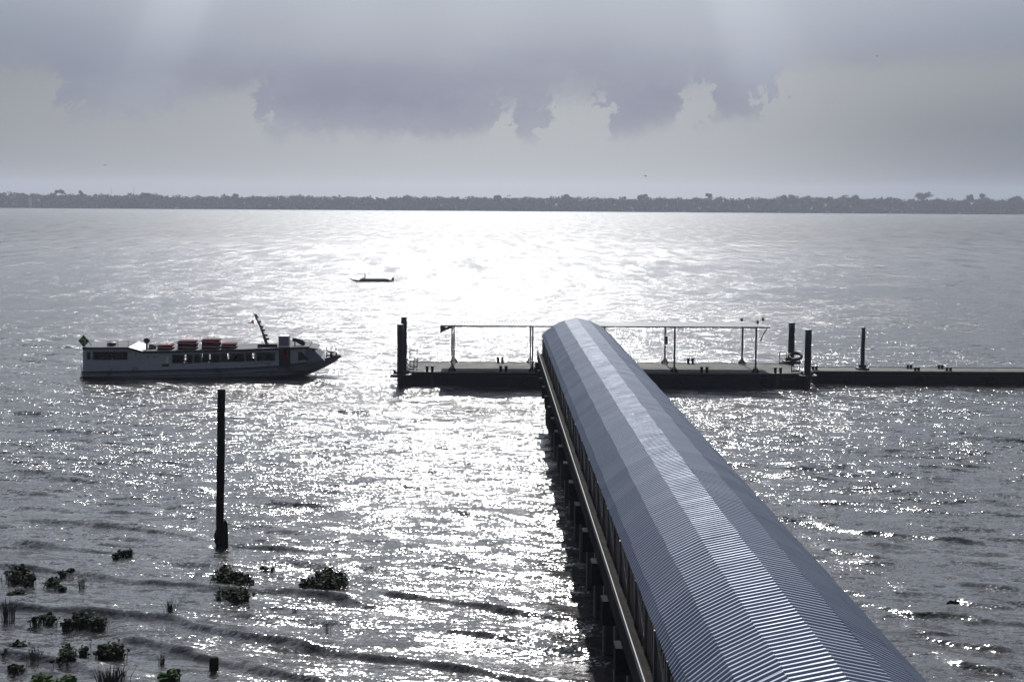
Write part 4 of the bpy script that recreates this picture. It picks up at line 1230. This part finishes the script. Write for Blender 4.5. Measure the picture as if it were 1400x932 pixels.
for a in (
 (11,845,22,30,46,'dark reed tuft at the left photo edge'),
 (111,801,12,14,22,'short reed tuft between the small leafy clumps'),
 (233,839,18,22,40,'dark spiky reed tuft alone in open water'),
 (48,905,30,24,40,'thin brown reeds beside the tallest leafy clump'),
 (166,926,12,22,24,'narrow reed tuft right of the rounded leafy clump'),
 (222,906,10,18,14,'faint sparse reeds right of the weed clumps'),
 (402,836,10,16,7,'few crooked reed stems in front of the glitter clump'),
 (447,861,8,18,6,'last few reed stems in the bright glitter'),
 (150,938,52,30,110,'wide tangle of reeds along the bottom edge'),
): reeds(*a)

# ------------------------------------------------------------------ far shore
YS = (at(100,285.2,0).y + at(1300,292.6,0).y)/2
print('far shore', YS)
YS = min(max(YS, 2200), 2900)
def shore():
    m = MB()
    xs = np.linspace(-4200, 4200, 120); rp = random.Random(8)
    prof = [(0,-.5),(4,.3),(12,1.2),(60,2.0),(1500,6.0)]
    rows = []
    for i, x in enumerate(xs):
        j = rp.uniform(-6,6)
        rows.append([(x, YS+a+j, z) for a, z in prof])
    n = len(prof)
    for r in rows: m.v += r
    for i in range(len(rows)-1):
        for k_ in range(n-1):
            m.f.append((i*n+k_,(i+1)*n+k_,(i+1)*n+k_+1,i*n+k_+1)); m.sm.append(True)
    o = m.build('far_bank', M['bank']); tag(o, kind='structure')
shore()
KS = YS/F
def crown_quads(V, Fc, cx, cy, cz, rx, rz, n, sz, rng):
    # leaf clumps through the crown's volume; lumpy, wider than tall
    lob = rng.normal(size=(5,3))*np.array([rx*.45, rx*.4, rz*.30])
    for i in range(n):
        l = lob[rng.randint(5)]
        d = rng.normal(size=3); d /= np.linalg.norm(d); q = rng.rand()**.4*.62
        p = np.array([cx, cy, cz]) + l + d*np.array([rx*q, rx*q, rz*q])
        a = rng.normal(size=3); a /= np.linalg.norm(a); b = np.cross(a, rng.normal(size=3)); b /= np.linalg.norm(b)+1e-9
        s1, s2 = sz*rng.uniform(.6,1.3), sz*rng.uniform(.6,1.3)
        k = len(V); V += [p-a*s1, p+b*s2, p+a*s1, p-b*s2]; Fc.append((k,k+1,k+2,k+3))
def quads_obj(name, V, Fc, mat_, parent=None):
    me = bpy.data.meshes.new(name); me.from_pydata([tuple(v) for v in V], [], Fc); me.materials.append(mat_); me.update()
    return link(bpy.data.objects.new(name, me), parent)
def skyline(px):
    tb = [(-400,258),(0,264),(60,264.5),(110,264),(140,266),(190,266),(200,265),(250,268.5),(330,268),(420,268),(520,269.5),(620,269),(700,269.5),(760,269),(800,270.5),(880,270),(960,270.5),(1030,271),(1100,268.5),(1160,269),(1230,271.5),(1300,272),(1400,271),(1800,274)]
    return float(np.interp(px, [a for a, b in tb], [b for a, b in tb]))
def forest():
    rng = np.random.RandomState(11)
    V, Fc = [], []
    W2 = 1250
    for row, (dy, hs, n) in enumerate(((10, .30, 420), (20, .62, 420), (40, .86, 330), (70, 1.0, 300), (110, 1.0, 260), (160, .98, 200))):
        for i in range(n):
            x = -W2 + 2*W2*(i+rng.rand())/n; y = YS + dy + rng.uniform(-8, 8)
            px = 670 + x/y*F; tz = aty(px, skyline(px), YS+80).z
            h = tz*hs*rng.uniform(.80, 1.05)
            r = rng.uniform(6, 10); rz_ = min(h*.5, rng.uniform(4.5, 7))
            crown_quads(V, Fc, x, y, h-rz_*.75, r, rz_, 44, 1.7, rng)
    # dense understorey filling the stems' height
    for i in range(2600):
        x = rng.uniform(-W2, W2); y = YS + rng.uniform(14, 60)
        px = 670 + x/y*F; tz = aty(px, skyline(px), YS+80).z
        z = rng.uniform(.05, .72)*tz
        crown_quads(V, Fc, x, y, z, rng.uniform(4, 8), rng.uniform(3, 5), 10, 2.6, rng)
    o = quads_obj('far_forest', V, Fc, M['forest']); tag(o, kind='stuff')
    print('forest quads', len(Fc))
    # emergent trees one can tell apart along the skyline
    em = [(85,258.5,11,'round crowned tree standing clear above the far wood near the left edge'),
          (113,262,8,'low spreading tree just right of the round crowned one'),
          (198,263.2,14,'broad tree beside the thin mast on the far shore'),
          (323,264.6,10,'feathery pale topped tree on the left half of the skyline'),
          (557,266.8,9,'small rounded tree above the wood behind the far canoe'),
          (683,266.8,11,'small dome shaped tree in the middle of the skyline, above the glitter'),
          (775,266.3,12,'dome shaped tree right of the middle of the skyline'),
          (877,266.8,12,'flat low tree on the skyline above the barrel roof'),
          (970,264,10,'flat topped tree on a bare stem above the far wood'),
          (1074,266.3,13,'rounded tree left of the long dome on the right skyline'),
          (1168,266.2,22,'long dome of a crown on the right part of the skyline'),
          (1262,261.2,21,'largest and tallest tree of the far shore, right of centre'),
          (1343,265.6,9,'small tree with a ragged top near the right edge'),
          (1326,267.2,8,'small thin crowned tree left of the ragged one'),
          (1390,267.5,14,'broad tree at the right photo edge')]
    for px, py, wpx, lab in em:
        y = YS + 45 + rng.uniform(-6, 6); T = aty(px, py, y)
        root = empty('forest_tree', (T.x, y, 1.5), lab, 'tree', 'single trees rising above the far wood')
        w = wpx*KS/2; ch = max(5.0, w*.75)
        V2, F2 = [], []
        crown_quads(V2, F2, 0, 0, T.z-1.5-ch*.80, w*.95, ch*.95, 420, 1.3, rng)
        quads_obj('crown', V2, F2, M['forest'], root)
        m = MB(); m.tube([(0,0,0),(.2,0,T.z*.4),(.1,.1,T.z-1.5-ch*.6)], [.7,.5,.25], 6)
        for s in (-1, 1): m.tube([(.1,.1,T.z-1.5-ch*1.3),(s*w*.5,.3,T.z-1.5-ch*.6)], [.3,.1], 5)
        m.build('trunk', M['trunk'], root)
    for px, py, lab in ((183, 256.5, 'taller thin radio mast above the left part of the far wood'), (152.5, 258.5, 'shorter thin radio mast left of the taller one')):
        y = YS+130; T = aty(px, py, y)
        root = empty('radio_mast', (T.x, y, 2), lab, 'mast', 'radio masts on the far shore')
        m = MB(); h = T.z-2
        for q in ((-.4,-.3),(.4,-.3),(0,.45)): m.tube([(q[0],q[1],0),(q[0]*.5,q[1]*.5,h)], .10, 5)
        for i in range(int(h/2.5)):
            z = i*2.5; f = 1-.5*z/h
            m.bar((-.4*f,-.3*f,z),(.4*f,-.3*f,z+1.25),.06); m.bar((.4*f,-.3*f,z+1.25),(-.4*f,-.3*f,z+2.5),.06)
        m.build('lattice', M['dark_steel'], root)
        m = MB(); m.tube([(0,0,h),(0,0,h+2)], .08, 5); m.build('aerial', M['dark_steel'], root)
    P = aty(41, 271.5, YS+3)
    root = empty('shore_hut', (P.x, YS+3, 1), 'tiny pale hut among the trees of the far shore near the left edge', 'hut')
    zc = P.z-1
    m = MB(); m.box(-2, 2, -1.5, 1.5, 0, zc+1.0); m.build('wall', M['hut'], root)
    m = MB(); m.prism([(-2.4,zc+1.0),(2.4,zc+1.0),(0,zc+2.2)], 'y', -1.8, 1.8); m.build('roof', M['roof_grey'], root)
    m = MB(); m.box(-.4, .4, -1.53, -1.503, zc-.9, zc+.6); m.build('door', M['dark_wood'], root)
forest()

# ------------------------------------------------------------------ birds, tiny against the cloud
for px, py, d, lab in ((143,226,210,'tiny dark bird gliding low over the far shore on the left'), (883,241,230,'tiny dark bird gliding low right of the middle'), (1199,77,260,'tiny dark bird high up against the grey cloud')):
    P = aty(px, py, d)
    root = empty('bird', P, lab, 'bird', 'birds over the river')
    m = MB()
    m.tube([(-.22,0,0),(-.1,0,.02),(.05,0,.02),(.2,0,.03),(.26,0,.02)], [.01,.05,.06,.04,.008], 7)
    for s in (-1, 1):
        m.poly([(.1,s*.03,.03),(.14,s*.25,.10),(.02,s*.5,.07),(-.02,s*.28,.09),(-.06,s*.04,.03)])
    o = m.build('body', M['shirt_dark'], root); root.rotation_euler = (.2, 0, px*.01)

# ------------------------------------------------------------------ camera and render settings
cam = bpy.data.cameras.new('camera'); co = bpy.data.objects.new('camera', cam); link(co)
cam.sensor_width = 36; cam.lens = F/1400*36; cam.clip_start = .3; cam.clip_end = 20000
right = conv(cr, sr, 0).normalized(); upv = conv(-sr, cr, 0).normalized(); fw = conv(0, 0, 1).normalized()
mwc = Matrix((( right.x, upv.x, -fw.x, 0), (right.y, upv.y, -fw.y, 0), (right.z, upv.z, -fw.z, CAMH), (0,0,0,1)))
co.matrix_world = mwc
S.camera = co
S.render.engine = 'CYCLES'
S.cycles.use_denoising = True
S.cycles.max_bounces = 5; S.cycles.diffuse_bounces = 2; S.cycles.glossy_bounces = 3; S.cycles.volume_bounces = 1
S.cycles.caustics_reflective = False; S.cycles.caustics_refractive = False
S.cycles.sample_clamp_indirect = 4.0
S.view_settings.view_transform = 'Standard'; S.view_settings.look = 'None'
S.view_settings.exposure = 0; S.view_settings.gamma = 1; S.view_settings.use_curve_mapping = False
